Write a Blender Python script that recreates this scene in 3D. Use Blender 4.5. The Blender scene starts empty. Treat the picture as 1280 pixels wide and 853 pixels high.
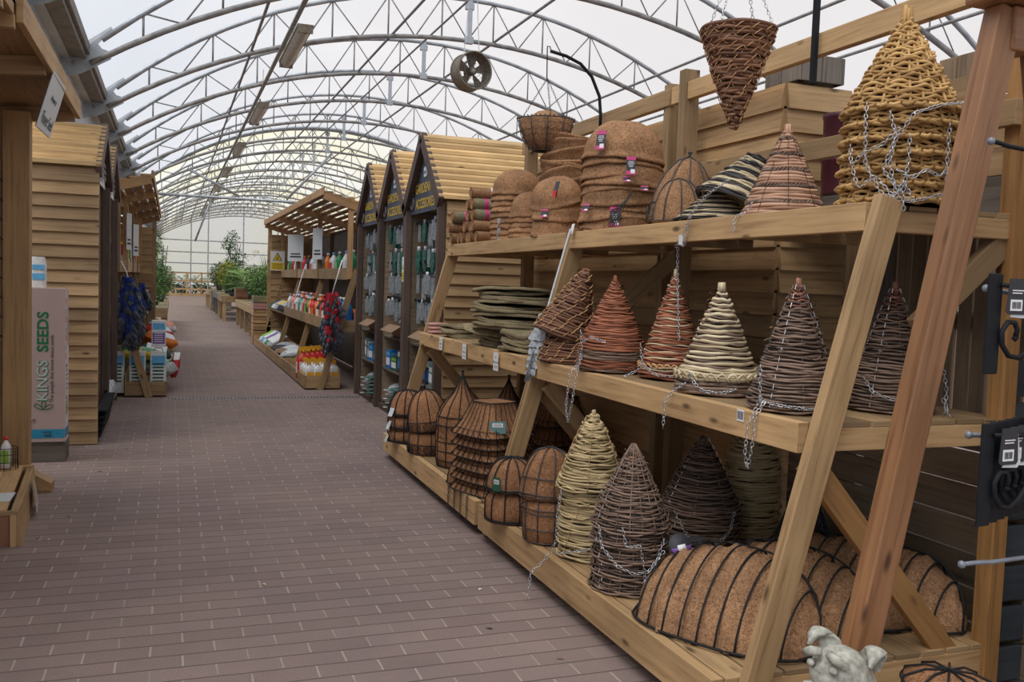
import bpy, math, random
from mathutils import Vector, Matrix
PI = math.pi
rnd = random.Random(7)
scn = bpy.context.scene
COL = scn.collection

# ------------------------------------------------------------------ camera, sky, exposure
cam_d = bpy.data.cameras.new('camera'); cam = bpy.data.objects.new('camera', cam_d); COL.objects.link(cam)
FPX, YAW, PITCH, ROLL, EYE = 1148.0, .3562, -.06115, .03478, 1.5
_f = Vector((math.sin(YAW)*math.cos(PITCH), math.cos(YAW)*math.cos(PITCH), math.sin(PITCH)))
_r0 = Vector((math.cos(YAW), -math.sin(YAW), 0)); _u0 = _r0.cross(_f)
_r = _r0*math.cos(ROLL)+_u0*math.sin(ROLL); _u = -_r0*math.sin(ROLL)+_u0*math.cos(ROLL)
cam.matrix_world = Matrix(((_r.x, _u.x, -_f.x, 0), (_r.y, _u.y, -_f.y, 0), (_r.z, _u.z, -_f.z, EYE), (0, 0, 0, 1)))
cam_d.sensor_width = 36; cam_d.lens = FPX/1280*36; cam_d.clip_start = .05; cam_d.clip_end = 400
scn.camera = cam
scn.view_settings.view_transform = 'Standard'; scn.view_settings.look = 'None'
scn.view_settings.gamma = 1; scn.view_settings.exposure = 0.0; scn.view_settings.use_curve_mapping = False
SKY = .84
w = bpy.data.worlds.new('world'); scn.world = w; w.use_nodes = True
nt = w.node_tree; nt.nodes.clear()
wo = nt.nodes.new('ShaderNodeOutputWorld'); bg = nt.nodes.new('ShaderNodeBackground')
tc = nt.nodes.new('ShaderNodeTexCoord'); nz = nt.nodes.new('ShaderNodeTexNoise'); cr = nt.nodes.new('ShaderNodeValToRGB')
sp = nt.nodes.new('ShaderNodeSeparateXYZ'); ad = nt.nodes.new('ShaderNodeMath'); ad.operation = 'MULTIPLY_ADD'
nz.inputs['Scale'].default_value = 1.3; nz.inputs['Detail'].default_value = 3
nt.links.new(tc.outputs['Generated'], nz.inputs['Vector']); nt.links.new(tc.outputs['Generated'], sp.inputs[0])
nt.links.new(sp.outputs['X'], ad.inputs[0]); ad.inputs[1].default_value = .42; nt.links.new(nz.outputs['Fac'], ad.inputs[2])
cr.color_ramp.elements[0].position = .30; cr.color_ramp.elements[0].color = (.70, .80, .95, 1)
cr.color_ramp.elements[1].position = .72; cr.color_ramp.elements[1].color = (1.0, .965, .96, 1)
nt.links.new(ad.outputs[0], cr.inputs[0]); nt.links.new(cr.outputs[0], bg.inputs['Color'])
bg.inputs['Strength'].default_value = SKY
nt.links.new(bg.outputs[0], wo.inputs[0])
# a weak high sun through the cloud
sd = bpy.data.lights.new('sun', 'SUN'); sd.energy = 2.6; sd.angle = math.radians(50); sd.color = (1, .97, .92)
so = bpy.data.objects.new('sun', sd); COL.objects.link(so)
so.rotation_euler = Vector((.55, .35, -1)).to_track_quat('-Z', 'Y').to_euler()

# ------------------------------------------------------------------ materials
def mat_new(name):
    m = bpy.data.materials.new(name); m.use_nodes = True; n = m.node_tree
    b = n.nodes['Principled BSDF']; return m, n, b
def N(n, t, **k):
    x = n.nodes.new(t)
    for a, v in k.items():
        if a in x.inputs: x.inputs[a].default_value = v
        else: setattr(x, a, v)
    return x
def ramp(n, stops):
    c = n.nodes.new('ShaderNodeValToRGB'); e = c.color_ramp.elements
    while len(e) < len(stops): e.new(.5)
    for i, (p, col) in enumerate(stops): e[i].position = p; e[i].color = (*col, 1)
    return c
def bump(n, b, src, s, d=.002):
    x = N(n, 'ShaderNodeBump'); x.inputs['Strength'].default_value = s; x.inputs['Distance'].default_value = d
    n.links.new(src, x.inputs['Height']); n.links.new(x.outputs[0], b.inputs['Normal'])
def plain(name, col, rough=.6, metal=0, nscale=30, var=.12, bmp=.15, spec=.5):
    m, n, b = mat_new(name)
    t = N(n, 'ShaderNodeTexCoord'); z = N(n, 'ShaderNodeTexNoise', Scale=nscale, Detail=4)
    n.links.new(t.outputs['Object'], z.inputs['Vector'])
    c = ramp(n, [(.3, tuple(x*(1-var) for x in col)), (.7, tuple(min(1, x*(1+var)) for x in col))])
    n.links.new(z.outputs['Fac'], c.inputs[0]); n.links.new(c.outputs[0], b.inputs['Base Color'])
    b.inputs['Roughness'].default_value = rough; b.inputs['Metallic'].default_value = metal
    b.inputs['Specular IOR Level'].default_value = spec
    if bmp: bump(n, b, z.outputs['Fac'], bmp)
    return m
def wood(name, dark, light, rough=.65, var=.35, knots=True, bmp=.3):
    """sawn timber: grain runs along u, every board has its own offset and its own tone"""
    m, n, b = mat_new(name)
    uv = N(n, 'ShaderNodeUVMap'); mp = N(n, 'ShaderNodeMapping'); mp.inputs['Scale'].default_value = (2.2, 42, 1)
    n.links.new(uv.outputs[0], mp.inputs[0])
    g = N(n, 'ShaderNodeTexNoise', Scale=1.0, Detail=6, Roughness=.6, Distortion=.6); n.links.new(mp.outputs[0], g.inputs['Vector'])
    mid = tuple(a*.35+c*.65 for a, c in zip(dark, light))
    c = ramp(n, [(.30, dark), (.46, mid), (.68, light)]); n.links.new(g.outputs['Fac'], c.inputs[0])
    at = N(n, 'ShaderNodeAttribute', attribute_name='rnd')
    hs = N(n, 'ShaderNodeHueSaturation'); mr = N(n, 'ShaderNodeMapRange')
    mr.inputs['To Min'].default_value = 1-var; mr.inputs['To Max'].default_value = 1+var*.5
    n.links.new(at.outputs['Fac'], mr.inputs['Value']); n.links.new(mr.outputs[0], hs.inputs['Value'])
    n.links.new(c.outputs[0], hs.inputs['Color'])
    out = hs.outputs[0]
    if knots:
        mp2 = N(n, 'ShaderNodeMapping'); mp2.inputs['Scale'].default_value = (3.2, 9, 1); n.links.new(uv.outputs[0], mp2.inputs[0])
        v = N(n, 'ShaderNodeTexVoronoi', Scale=1.0); n.links.new(mp2.outputs[0], v.inputs['Vector'])
        k = ramp(n, [(.06, (1, 1, 1)), (.15, (0, 0, 0))]); n.links.new(v.outputs['Distance'], k.inputs[0])
        mx = N(n, 'ShaderNodeMix', data_type='RGBA'); n.links.new(k.outputs[0], mx.inputs[0])
        n.links.new(out, mx.inputs[6]); mx.inputs[7].default_value = (*tuple(x*.4 for x in dark), 1)
        out = mx.outputs[2]
    big = N(n, 'ShaderNodeTexNoise', Scale=2.2, Detail=2); n.links.new(uv.outputs[0], big.inputs['Vector'])
    br = ramp(n, [(.35, (.82, .82, .82)), (.65, (1.05, 1.05, 1.05))]); n.links.new(big.outputs['Fac'], br.inputs[0])
    ml = N(n, 'ShaderNodeMix', data_type='RGBA', blend_type='MULTIPLY'); ml.inputs[0].default_value = 1
    n.links.new(out, ml.inputs[6]); n.links.new(br.outputs[0], ml.inputs[7])
    n.links.new(ml.outputs[2], b.inputs['Base Color'])
    b.inputs['Roughness'].default_value = rough
    bump(n, b, g.outputs['Fac'], bmp, .003)
    return m
def fibre(name, dark, light, scale=90, bmp=.9, rough=.95):
    m, n, b = mat_new(name)
    t = N(n, 'ShaderNodeTexCoord'); z = N(n, 'ShaderNodeTexNoise', Scale=scale, Detail=6, Roughness=.7, Distortion=1.6)
    z2 = N(n, 'ShaderNodeTexNoise', Scale=7, Detail=3)
    n.links.new(t.outputs['Object'], z.inputs['Vector']); n.links.new(t.outputs['Object'], z2.inputs['Vector'])
    c = ramp(n, [(.36, dark), (.58, light)]); n.links.new(z.outputs['Fac'], c.inputs[0])
    c2 = ramp(n, [(.3, (.72, .70, .68)), (.7, (1.1, 1.06, 1.0))]); n.links.new(z2.outputs['Fac'], c2.inputs[0])
    at = N(n, 'ShaderNodeObjectInfo')
    ml = N(n, 'ShaderNodeMix', data_type='RGBA', blend_type='MULTIPLY'); ml.inputs[0].default_value = 1
    n.links.new(c.outputs[0], ml.inputs[6]); n.links.new(c2.outputs[0], ml.inputs[7])
    hs = N(n, 'ShaderNodeHueSaturation'); mr = N(n, 'ShaderNodeMapRange'); mr.inputs['To Min'].default_value = .85; mr.inputs['To Max'].default_value = 1.12
    n.links.new(at.outputs['Random'], mr.inputs['Value']); n.links.new(mr.outputs[0], hs.inputs['Value']); n.links.new(ml.outputs[2], hs.inputs['Color'])
    n.links.new(hs.outputs[0], b.inputs['Base Color'])
    b.inputs['Roughness'].default_value = rough; b.inputs['Specular IOR Level'].default_value = .15
    bump(n, b, z.outputs['Fac'], bmp, .006)
    return m
def twig(name, dark, light, rough=.6):
    """strand material: tone by strand (rnd), streaks along the strand (u)"""
    m, n, b = mat_new(name)
    uv = N(n, 'ShaderNodeUVMap'); mp = N(n, 'ShaderNodeMapping'); mp.inputs['Scale'].default_value = (14, 260, 1)
    n.links.new(uv.outputs[0], mp.inputs[0])
    g = N(n, 'ShaderNodeTexNoise', Scale=1.0, Detail=4); n.links.new(mp.outputs[0], g.inputs['Vector'])
    at = N(n, 'ShaderNodeAttribute', attribute_name='rnd')
    s = N(n, 'ShaderNodeMath', operation='MULTIPLY_ADD'); n.links.new(at.outputs['Fac'], s.inputs[0]); s.inputs[1].default_value = .55
    s2 = N(n, 'ShaderNodeMath', operation='MULTIPLY'); n.links.new(g.outputs['Fac'], s2.inputs[0]); s2.inputs[1].default_value = .7
    n.links.new(s2.outputs[0], s.inputs[2])
    c = ramp(n, [(.2, dark), (.85, light)]); n.links.new(s.outputs[0], c.inputs[0])
    n.links.new(c.outputs[0], b.inputs['Base Color']); b.inputs['Roughness'].default_value = rough
    b.inputs['Specular IOR Level'].default_value = .3
    bump(n, b, g.outputs['Fac'], .5, .002)
    return m
M = {}
M['pine'] = wood('pine', (.33, .188, .078), (.60, .385, .185))
M['pine_new'] = wood('pine_new', (.50, .30, .12), (.74, .50, .23), var=.2)
M['pine_old'] = wood('pine_old', (.26, .155, .07), (.47, .31, .155))
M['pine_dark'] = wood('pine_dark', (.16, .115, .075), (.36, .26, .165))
M['red_pine'] = wood('red_pine', (.19, .078, .03), (.35, .17, .075), rough=.45)
M['orange_pine'] = wood('orange_pine', (.24, .11, .032), (.42, .215, .07))
M['brown_paint'] = wood('brown_paint', (.075, .045, .035), (.13, .085, .065), knots=False)
M['grey_wood'] = wood('grey_wood', (.10, .085, .07), (.23, .195, .16))
M['cedar'] = wood('cedar', (.17, .07, .035), (.33, .15, .075))
M['tan'] = wood('tan', (.30, .16, .065), (.52, .31, .145))
M['ply'] = wood('ply', (.25, .145, .06), (.43, .27, .12), knots=False)
M['coir'] = fibre('coir', (.15, .075, .038), (.52, .30, .165))
M['coir_rust'] = fibre('coir_rust', (.15, .066, .032), (.50, .26, .135))
M['jute'] = fibre('jute', (.16, .13, .075), (.40, .34, .215), scale=120, bmp=.6)
M['jute_green'] = fibre('jute_green', (.14, .13, .075), (.34, .32, .205), scale=120, bmp=.6)
M['willow'] = twig('willow', (.05, .032, .024), (.28, .185, .135))
M['willow_tip'] = twig('willow_tip', (.12, .045, .03), (.36, .17, .11))
M['redtwig'] = twig('redtwig', (.13, .04, .022), (.44, .17, .09))
M['cream'] = twig('cream', (.36, .27, .15), (.78, .66, .44))
M['reed'] = twig('reed', (.22, .155, .07), (.66, .51, .28))
M['gold'] = twig('gold', (.24, .12, .035), (.66, .41, .16))
M['rattan'] = twig('rattan', (.09, .042, .026), (.29, .145, .085))
M['cane'] = twig('cane', (.50, .26, .10), (.82, .50, .24))
M['pinkfibre'] = twig('pinkfibre', (.24, .12, .07), (.60, .36, .24))
M['blackrope'] = twig('blackrope', (.02, .018, .018), (.09, .08, .08))
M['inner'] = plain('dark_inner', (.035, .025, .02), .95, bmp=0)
M['chain'] = plain('galvanised_chain', (.62, .63, .65), .3, .9, var=.15)
M['galv'] = plain('galvanised_steel', (.38, .41, .44), .45, .55, nscale=6, var=.25)
M['galv_dark'] = plain('weathered_steel', (.27, .265, .26), .6, .35, nscale=9, var=.3)
M['alu'] = plain('weathered_foil_rail', (.17, .165, .16), .6, .2, nscale=12, var=.3)
M['gutter'] = plain('gutter_steel', (.42, .46, .50), .5, .2, nscale=3, var=.15)
M['wire'] = plain('black_wire', (.018, .018, .02), .6, 0, spec=.25)
M['wire_grey'] = plain('dark_grey_wire', (.055, .055, .058), .45, .3)
M['black'] = plain('black_plastic', (.012, .013, .016), .6, spec=.2)
M['black2'] = plain('black_card', (.03, .03, .036), .6)
M['grey_rod'] = plain('grey_powder_coat', (.20, .22, .25), .4, .2)
M['slate_paint'] = wood('slate_paint', (.035, .043, .052), (.06, .072, .085), knots=False)
M['white'] = plain('white_paper', (.80, .80, .80), .7, var=.03, bmp=0)
M['paper'] = plain('grey_white_card', (.62, .66, .68), .6, var=.06, bmp=0)
M['pinkbox'] = plain('pinkish_card', (.47, .36, .34), .6, nscale=4, var=.05, bmp=0)
M['palecard'] = plain('pale_card', (.66, .60, .60), .6, var=.04, bmp=0)
M['green_ink'] = plain('green_ink', (.01, .17, .07), .6, bmp=0)
M['pale_ink'] = plain('pale_green_ink', (.50, .60, .57), .6, bmp=0)
M['ink'] = plain('dark_ink', (.05, .045, .05), .6, bmp=0)
M['blue_ink'] = plain('blue_ink', (.02, .26, .44), .6, bmp=0)
M['sign'] = plain('slate_blue_sign', (.055, .062, .085), .55, nscale=5, var=.3, bmp=0)
M['signmark'] = plain('faded_sign_print', (.14, .12, .115), .55, bmp=0)
M['yellow'] = plain('mustard_print', (.58, .38, .045), .5, bmp=0)
M['bright_yellow'] = plain('bright_yellow', (.80, .58, .02), .5, bmp=0)
M['orange'] = plain('orange_plastic', (.80, .22, .03), .4, bmp=0)
M['amber'] = plain('amber_plastic', (.85, .42, .02), .4, bmp=0)
M['red'] = plain('red_plastic', (.60, .03, .03), .4, bmp=0)
M['magenta'] = plain('magenta_card', (.55, .04, .20), .5, bmp=0)
M['purple'] = plain('purple_card', (.20, .09, .33), .5, bmp=0)
M['maroon'] = plain('maroon_glaze', (.095, .022, .035), .35, bmp=0)
M['green'] = plain('green_plastic', (.02, .25, .09), .4, bmp=0)
M['lime'] = plain('lime_print', (.25, .50, .05), .5, bmp=0)
M['dgreen'] = plain('dark_green_card', (.02, .10, .06), .5, bmp=0)
M['teal'] = plain('grey_teal_card', (.10, .20, .19), .5, bmp=0)
M['blue'] = plain('blue_plastic', (.02, .17, .50), .4, bmp=0)
M['sky_blue'] = plain('light_blue_print', (.12, .42, .72), .5, bmp=0)
M['white_p'] = plain('white_plastic', (.72, .72, .73), .35, bmp=0)
M['silver_p'] = plain('grey_film', (.40, .42, .44), .3, nscale=40, var=.4)
M['packf'] = plain('clouded_pack_film', (.22, .24, .25), .3, nscale=40, var=.4)
M['packg'] = plain('green_pack_film', (.035, .12, .09), .35, nscale=60, var=.6)
M['glove_grey'] = plain('dark_grey_latex', (.085, .095, .12), .6, nscale=50, var=.4)
M['glove_blue'] = plain('blue_knit', (.02, .05, .24), .8)
M['glove_red'] = plain('red_knit', (.55, .03, .045), .8)
M['stone'] = plain('weathered_stone', (.38, .37, .31), .9, nscale=45, var=.45, bmp=.8)
M['tube_glass'] = plain('dusty_diffuser', (.42, .39, .34), .5, nscale=20, var=.25)
M['fan'] = plain('dusty_fan_housing', (.20, .17, .13), .7, .2, nscale=25, var=.3)
M['leafA'] = plain('mid_green_leaf', (.13, .24, .055), .6, nscale=3, var=.45, bmp=0)
M['leafB'] = plain('dark_green_leaf', (.055, .13, .035), .6, nscale=3, var=.4, bmp=0)
M['leafC'] = plain('yellow_green_leaf', (.34, .33, .05), .6, nscale=3, var=.35, bmp=0)
M['flower'] = plain('cream_flower', (.62, .62, .38), .7, bmp=0)
M['pot'] = plain('dark_plant_pot', (.04, .045, .055), .6, bmp=0)
M['kraft'] = plain('brown_cardboard', (.27, .17, .10), .8, nscale=8, bmp=0)
M['pinksoap'] = plain('pink_film', (.52, .27, .23), .5, bmp=0)
M['soil'] = plain('dark_soil', (.05, .04, .03), 1)

# leaves let some light through
for k in ('leafA', 'leafB', 'leafC'):
    b = M[k].node_tree.nodes['Principled BSDF']; b.inputs['Transmission Weight'].default_value = 0
def cover(name, tcol, scol, mixf, alt=None):
    m = bpy.data.materials.new(name); m.use_nodes = True; n = m.node_tree; n.nodes.clear()
    o = n.nodes.new('ShaderNodeOutputMaterial'); t = N(n, 'ShaderNodeBsdfTransparent'); s = N(n, 'ShaderNodeBsdfTranslucent')
    t.inputs['Color'].default_value = (*tcol, 1)
    tc = N(n, 'ShaderNodeTexCoord'); z = N(n, 'ShaderNodeTexNoise', Scale=.16 if alt else .35, Detail=5); n.links.new(tc.outputs['Object'], z.inputs['Vector'])
    c = ramp(n, [(.4, alt or tuple(x*.86 for x in scol)), (.62, scol)]); n.links.new(z.outputs['Fac'], c.inputs[0]); n.links.new(c.outputs[0], s.inputs['Color'])
    mx = N(n, 'ShaderNodeMixShader'); mx.inputs[0].default_value = mixf
    n.links.new(t.outputs[0], mx.inputs[1]); n.links.new(s.outputs[0], mx.inputs[2]); n.links.new(mx.outputs[0], o.inputs[0])
    return m
M['poly'] = cover('clear_polythene', (.96, .96, .97), (.9, .9, .9), .22)
M['poly_old'] = cover('algae_stained_polythene', (.95, .94, .86), (.92, .85, .50), .42, (.95, .95, .92))
def pavers():
    m, n, b = mat_new('red_brown_block_paving')
    g = N(n, 'ShaderNodeNewGeometry'); mp = N(n, 'ShaderNodeMapping')
    mp.inputs['Location'].default_value = (-.178, -.01, 0)
    n.links.new(g.outputs['Position'], mp.inputs[0])
    wz = N(n, 'ShaderNodeTexNoise', Scale=5, Detail=2); n.links.new(g.outputs['Position'], wz.inputs['Vector'])
    wa = N(n, 'ShaderNodeMix', data_type='RGBA', blend_type='LINEAR_LIGHT'); wa.inputs[0].default_value = .006
    n.links.new(mp.outputs[0], wa.inputs[6]); n.links.new(wz.outputs['Color'], wa.inputs[7])
    t = N(n, 'ShaderNodeTexBrick'); n.links.new(wa.outputs[2], t.inputs['Vector'])
    t.offset = .5; t.inputs['Scale'].default_value = 1; t.inputs['Brick Width'].default_value = .2415; t.inputs['Row Height'].default_value = .1207
    t.inputs['Mortar Size'].default_value = .005; t.inputs['Mortar Smooth'].default_value = .25; t.inputs['Bias'].default_value = 0
    t.inputs['Color1'].default_value = (.246, .180, .161, 1); t.inputs['Color2'].default_value = (.284, .211, .190, 1)
    t.inputs['Mortar'].default_value = (.135, .10, .088, 1)
    z = N(n, 'ShaderNodeTexNoise', Scale=160, Detail=5); n.links.new(g.outputs['Position'], z.inputs['Vector'])
    zc = ramp(n, [(.3, (.78, .78, .78)), (.7, (1.15, 1.15, 1.15))]); n.links.new(z.outputs['Fac'], zc.inputs[0])
    z3 = N(n, 'ShaderNodeTexNoise', Scale=.9, Detail=5, Roughness=.65); n.links.new(g.outputs['Position'], z3.inputs['Vector'])
    zc3 = ramp(n, [(.3, (.84, .85, .88)), (.7, (1.12, 1.09, 1.05))]); n.links.new(z3.outputs['Fac'], zc3.inputs[0])
    m1 = N(n, 'ShaderNodeMix', data_type='RGBA', blend_type='MULTIPLY'); m1.inputs[0].default_value = 1
    n.links.new(t.outputs['Color'], m1.inputs[6]); n.links.new(zc.outputs[0], m1.inputs[7])
    m2 = N(n, 'ShaderNodeMix', data_type='RGBA', blend_type='MULTIPLY'); m2.inputs[0].default_value = 1
    n.links.new(m1.outputs[2], m2.inputs[6]); n.links.new(zc3.outputs[0], m2.inputs[7])
    # pale sand in the butt joints
    z4 = N(n, 'ShaderNodeTexNoise', Scale=2.5, Detail=3); n.links.new(g.outputs['Position'], z4.inputs['Vector'])
    mo = N(n, 'ShaderNodeMath', operation='MULTIPLY'); n.links.new(t.outputs['Fac'], mo.inputs[0]); mo.name = 'joint'
    zr = ramp(n, [(.38, (.6, .6, .6)), (.58, (1, 1, 1))]); n.links.new(z4.outputs['Fac'], zr.inputs[0]); n.links.new(zr.outputs[0], mo.inputs[1])
    sy = N(n, 'ShaderNodeSeparateXYZ'); n.links.new(wa.outputs[2], sy.inputs[0])
    dv = N(n, 'ShaderNodeMath', operation='DIVIDE'); n.links.new(sy.outputs['Y'], dv.inputs[0]); dv.inputs[1].default_value = .1207
    fr = N(n, 'ShaderNodeMath', operation='FRACT'); n.links.new(dv.outputs[0], fr.inputs[0])
    pg = N(n, 'ShaderNodeMath', operation='PINGPONG'); n.links.new(fr.outputs[0], pg.inputs[0]); pg.inputs[1].default_value = .5
    gt = N(n, 'ShaderNodeMath', operation='GREATER_THAN'); n.links.new(pg.outputs[0], gt.inputs[0]); gt.inputs[1].default_value = .055
    mp5 = N(n, 'ShaderNodeMath', operation='MULTIPLY'); n.links.new(t.outputs['Fac'], mp5.inputs[0]); n.links.new(gt.outputs[0], mp5.inputs[1])
    m3 = N(n, 'ShaderNodeMix', data_type='RGBA'); n.links.new(mp5.outputs[0], mo.inputs[0]); n.links.new(mo.outputs[0], m3.inputs[0]); n.links.new(m2.outputs[2], m3.inputs[6])
    m3.inputs[7].default_value = (.40, .335, .275, 1)
    n.links.new(m3.outputs[2], b.inputs['Base Color']); b.inputs['Roughness'].default_value = .8
    b.inputs['Specular IOR Level'].default_value = .3
    iv = N(n, 'ShaderNodeMath', operation='MULTIPLY_ADD'); n.links.new(t.outputs['Fac'], iv.inputs[0]); iv.inputs[1].default_value = -1; iv.inputs[2].default_value = 1
    ad2 = N(n, 'ShaderNodeMath', operation='MULTIPLY_ADD'); n.links.new(z.outputs['Fac'], ad2.inputs[0]); ad2.inputs[1].default_value = .25; n.links.new(iv.outputs[0], ad2.inputs[2])
    bump(n, b, ad2.outputs[0], .5, .006)
    return m
M['pavers'] = pavers()

# ------------------------------------------------------------------ mesh building
class MB:
    def __init__(s): s.v = []; s.f = []; s.uv = []; s.r = []; s.mi = []; s.mats = []; s.cur = 0; s.smooth = []; s.sm = False
    def mat(s, k, smooth=None):
        if k not in s.mats: s.mats.append(k)
        s.cur = s.mats.index(k)
        if smooth is not None: s.sm = smooth
        return s
    def face(s, idx, uv, r):
        s.f.append(idx); s.uv.append(uv); s.r.append(r); s.mi.append(s.cur); s.smooth.append(s.sm)
    def hexa(s, P, ulen=None, rv=None):
        """P: eight points, 0-3 ring at start, 4-7 ring at end (grain from 0 to 4)"""
        b = len(s.v); s.v += [tuple(p) for p in P]; rv = rnd.random() if rv is None else rv
        L = (Vector(P[4])-Vector(P[0])).length; a = (Vector(P[1])-Vector(P[0])).length; c = (Vector(P[2])-Vector(P[1])).length
        ou, ov = rnd.random()*40, rnd.random()*40
        per = [0, a, a+c, 2*a+c, 2*a+2*c]
        for i in range(4):
            j = (i+1) % 4
            s.face((b+i, b+j, b+4+j, b+4+i), ((ou, ov+per[i]), (ou, ov+per[i+1]), (ou+L, ov+per[i+1]), (ou+L, ov+per[i])), rv)
        s.face((b+3, b+2, b+1, b), ((ou, ov), (ou+.02, ov), (ou+.02, ov+a), (ou, ov+a)), rv*.6)
        s.face((b+4, b+5, b+6, b+7), ((ou, ov), (ou+.02, ov), (ou+.02, ov+a), (ou, ov+a)), rv*.6)
    def beam(s, p0, p1, w, h, up=(0, 0, 1), rv=None):
        p0, p1 = Vector(p0), Vector(p1); d = (p1-p0).normalized(); up = Vector(up)
        side = d.cross(up)
        if side.length < 1e-4: side = d.cross(Vector((0, 1, 0)))
        side.normalize(); u2 = side.cross(d).normalized(); a = side*(w/2); c = u2*(h/2)
        s.hexa([p0-a-c, p0+a-c, p0+a+c, p0-a+c, p1-a-c, p1+a-c, p1+a+c, p1-a+c], rv=rv)
    def box(s, x0, x1, y0, y1, z0, z1, axis=None, rv=None):
        dx, dy, dz = x1-x0, y1-y0, z1-z0
        if axis is None: axis = max(((dx, 'x'), (dy, 'y'), (dz, 'z')))[1]
        cx, cy, cz = (x0+x1)/2, (y0+y1)/2, (z0+z1)/2
        if axis == 'x': s.beam((x0, cy, cz), (x1, cy, cz), dy, dz, rv=rv)
        elif axis == 'y': s.beam((cx, y0, cz), (cx, y1, cz), dx, dz, rv=rv)
        else: s.beam((cx, cy, z0), (cx, cy, z1), dx, dy, up=(0, 1, 0), rv=rv)
    def tube(s, pts, r, n=6, closed=False, rv=None, caps=True, taper=None):
        pts = [Vector(p) for p in pts]; m = len(pts); b = len(s.v); rv = rnd.random() if rv is None else rv
        rs = r if isinstance(r, (list, tuple)) else [r]*m
        prev = None; L = 0; ls = []
        for i, p in enumerate(pts):
            if closed: t = pts[(i+1) % m]-pts[i-1]
            else: t = pts[min(i+1, m-1)]-pts[max(i-1, 0)]
            if t.length < 1e-9: t = Vector((0, 0, 1))
            t.normalize()
            if prev is None:
                a = t.cross(Vector((0, 0, 1)))
                if a.length < .1: a = t.cross(Vector((1, 0, 0)))
            else: a = prev-t*prev.dot(t)
            if a.length < 1e-6: a = t.orthogonal()
            a.normalize(); prev = a; c = t.cross(a)
            if i: L += (p-pts[i-1]).length
            ls.append(L)
            for k in range(n):
                an = 2*PI*k/n; s.v.append(tuple(p+(a*math.cos(an)+c*math.sin(an))*rs[i]))
        o = rnd.random()*30
        for i in range(m if closed else m-1):
            j = (i+1) % m; l0 = ls[i]; l1 = ls[j] if j else L+.01
            for k in range(n):
                k2 = (k+1) % n
                s.face((b+i*n+k, b+j*n+k, b+j*n+k2, b+i*n+k2), ((o+l0, k*.004), (o+l1, k*.004), (o+l1, k*.004+.004), (o+l0, k*.004+.004)), rv)
        if not closed and caps:
            s.face(tuple(b+k for k in range(n))[::1], tuple((o, .01*k) for k in range(n)), rv)
            s.face(tuple(b+(m-1)*n+k for k in range(n))[::-1], tuple((o, .01*k) for k in range(n)), rv)
    def grid(s, fn, nu, nv, cu=False, cv=False, rv=None, su=1, sv=1):
        b = len(s.v); rv = rnd.random() if rv is None else rv
        for i in range(nu):
            for j in range(nv): s.v.append(tuple(fn(i/(nu if cu else nu-1), j/(nv if cv else nv-1))))
        for i in range(nu if cu else nu-1):
            for j in range(nv if cv else nv-1):
                i2, j2 = (i+1) % nu, (j+1) % nv
                s.face((b+i*nv+j, b+i2*nv+j, b+i2*nv+j2, b+i*nv+j2), ((i/nu*su, j/nv*sv), ((i+1)/nu*su, j/nv*sv), ((i+1)/nu*su, (j+1)/nv*sv), (i/nu*su, (j+1)/nv*sv)), rv)
    def lathe(s, prof, n=24, cx=0, cy=0, cz=0, noise=None, rv=None):
        """prof: list of (r, z); closed around"""
        def fn(u, v):
            i = min(int(round(v*(len(prof)-1))), len(prof)-1); r, z = prof[i]; a = 2*PI*u
            if noise: r, z = noise(r, z, a)
            return (cx+r*math.cos(a), cy+r*math.sin(a), cz+z)
        s.grid(fn, n, len(prof), cu=True, rv=rv, su=4, sv=1)
    def poly(s, pts, th=(0, 0, 0), rv=None):
        """flat polygon extruded by th"""
        b = len(s.v); n = len(pts); th = Vector(th); rv = rnd.random() if rv is None else rv
        s.v += [tuple(p) for p in pts]; s.v += [tuple(Vector(p)+th) for p in pts]
        uv = tuple((Vector(p).x+Vector(p).y, Vector(p).z) for p in pts)
        s.face(tuple(b+i for i in range(n)), uv, rv); s.face(tuple(b+n+i for i in range(n))[::-1], uv[::-1], rv)
        for i in range(n):
            j = (i+1) % n; s.face((b+i, b+n+i, b+n+j, b+j), ((0, 0), (0, .02), (.1, .02), (.1, 0)), rv)
    def xf(s, mtx, start=0):
        for i in range(start, len(s.v)): s.v[i] = tuple(mtx @ Vector(s.v[i]))
        return s
    def mesh(s, name):
        me = bpy.data.meshes.new(name); me.from_pydata(s.v, [], s.f)
        for k in s.mats: me.materials.append(M[k])
        me.polygons.foreach_set('material_index', s.mi); me.polygons.foreach_set('use_smooth', s.smooth)
        ul = me.uv_layers.new(name='UVMap'); flat = [c for f in s.uv for p in f for c in p]; ul.data.foreach_set('uv', flat)
        at = me.attributes.new('rnd', 'FLOAT', 'FACE'); at.data.foreach_set('value', s.r)
        me.update(); return me
def obj(name, mb, parent=None, loc=None, rz=0, bevel=0):
    me = mb.mesh(name) if isinstance(mb, MB) else mb
    o = bpy.data.objects.new(name, me); COL.objects.link(o)
    if parent: o.parent = parent
    if loc is not None: o.location = loc
    o.rotation_euler = (0, 0, rz)
    if bevel:
        b = o.modifiers.new('bevel', 'BEVEL'); b.width = bevel; b.segments = 2; b.limit_method = 'ANGLE'; b.angle_limit = .8
    return o
def tag(o, label, cat, group=None, kind=None):
    o['label'] = label; o['category'] = cat
    if group: o['group'] = group
    if kind: o['kind'] = kind
    return o
def empty(name, label, cat, loc=(0, 0, 0), rz=0, group=None):
    o = bpy.data.objects.new(name, None); COL.objects.link(o); o.location = loc; o.rotation_euler = (0, 0, rz)
    o.empty_display_size = .1
    return tag(o, label, cat, group)
def struct(name, mb, label=None):
    o = obj(name, mb); o['kind'] = 'structure'
    if label: o['label'] = label
    return o
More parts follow.
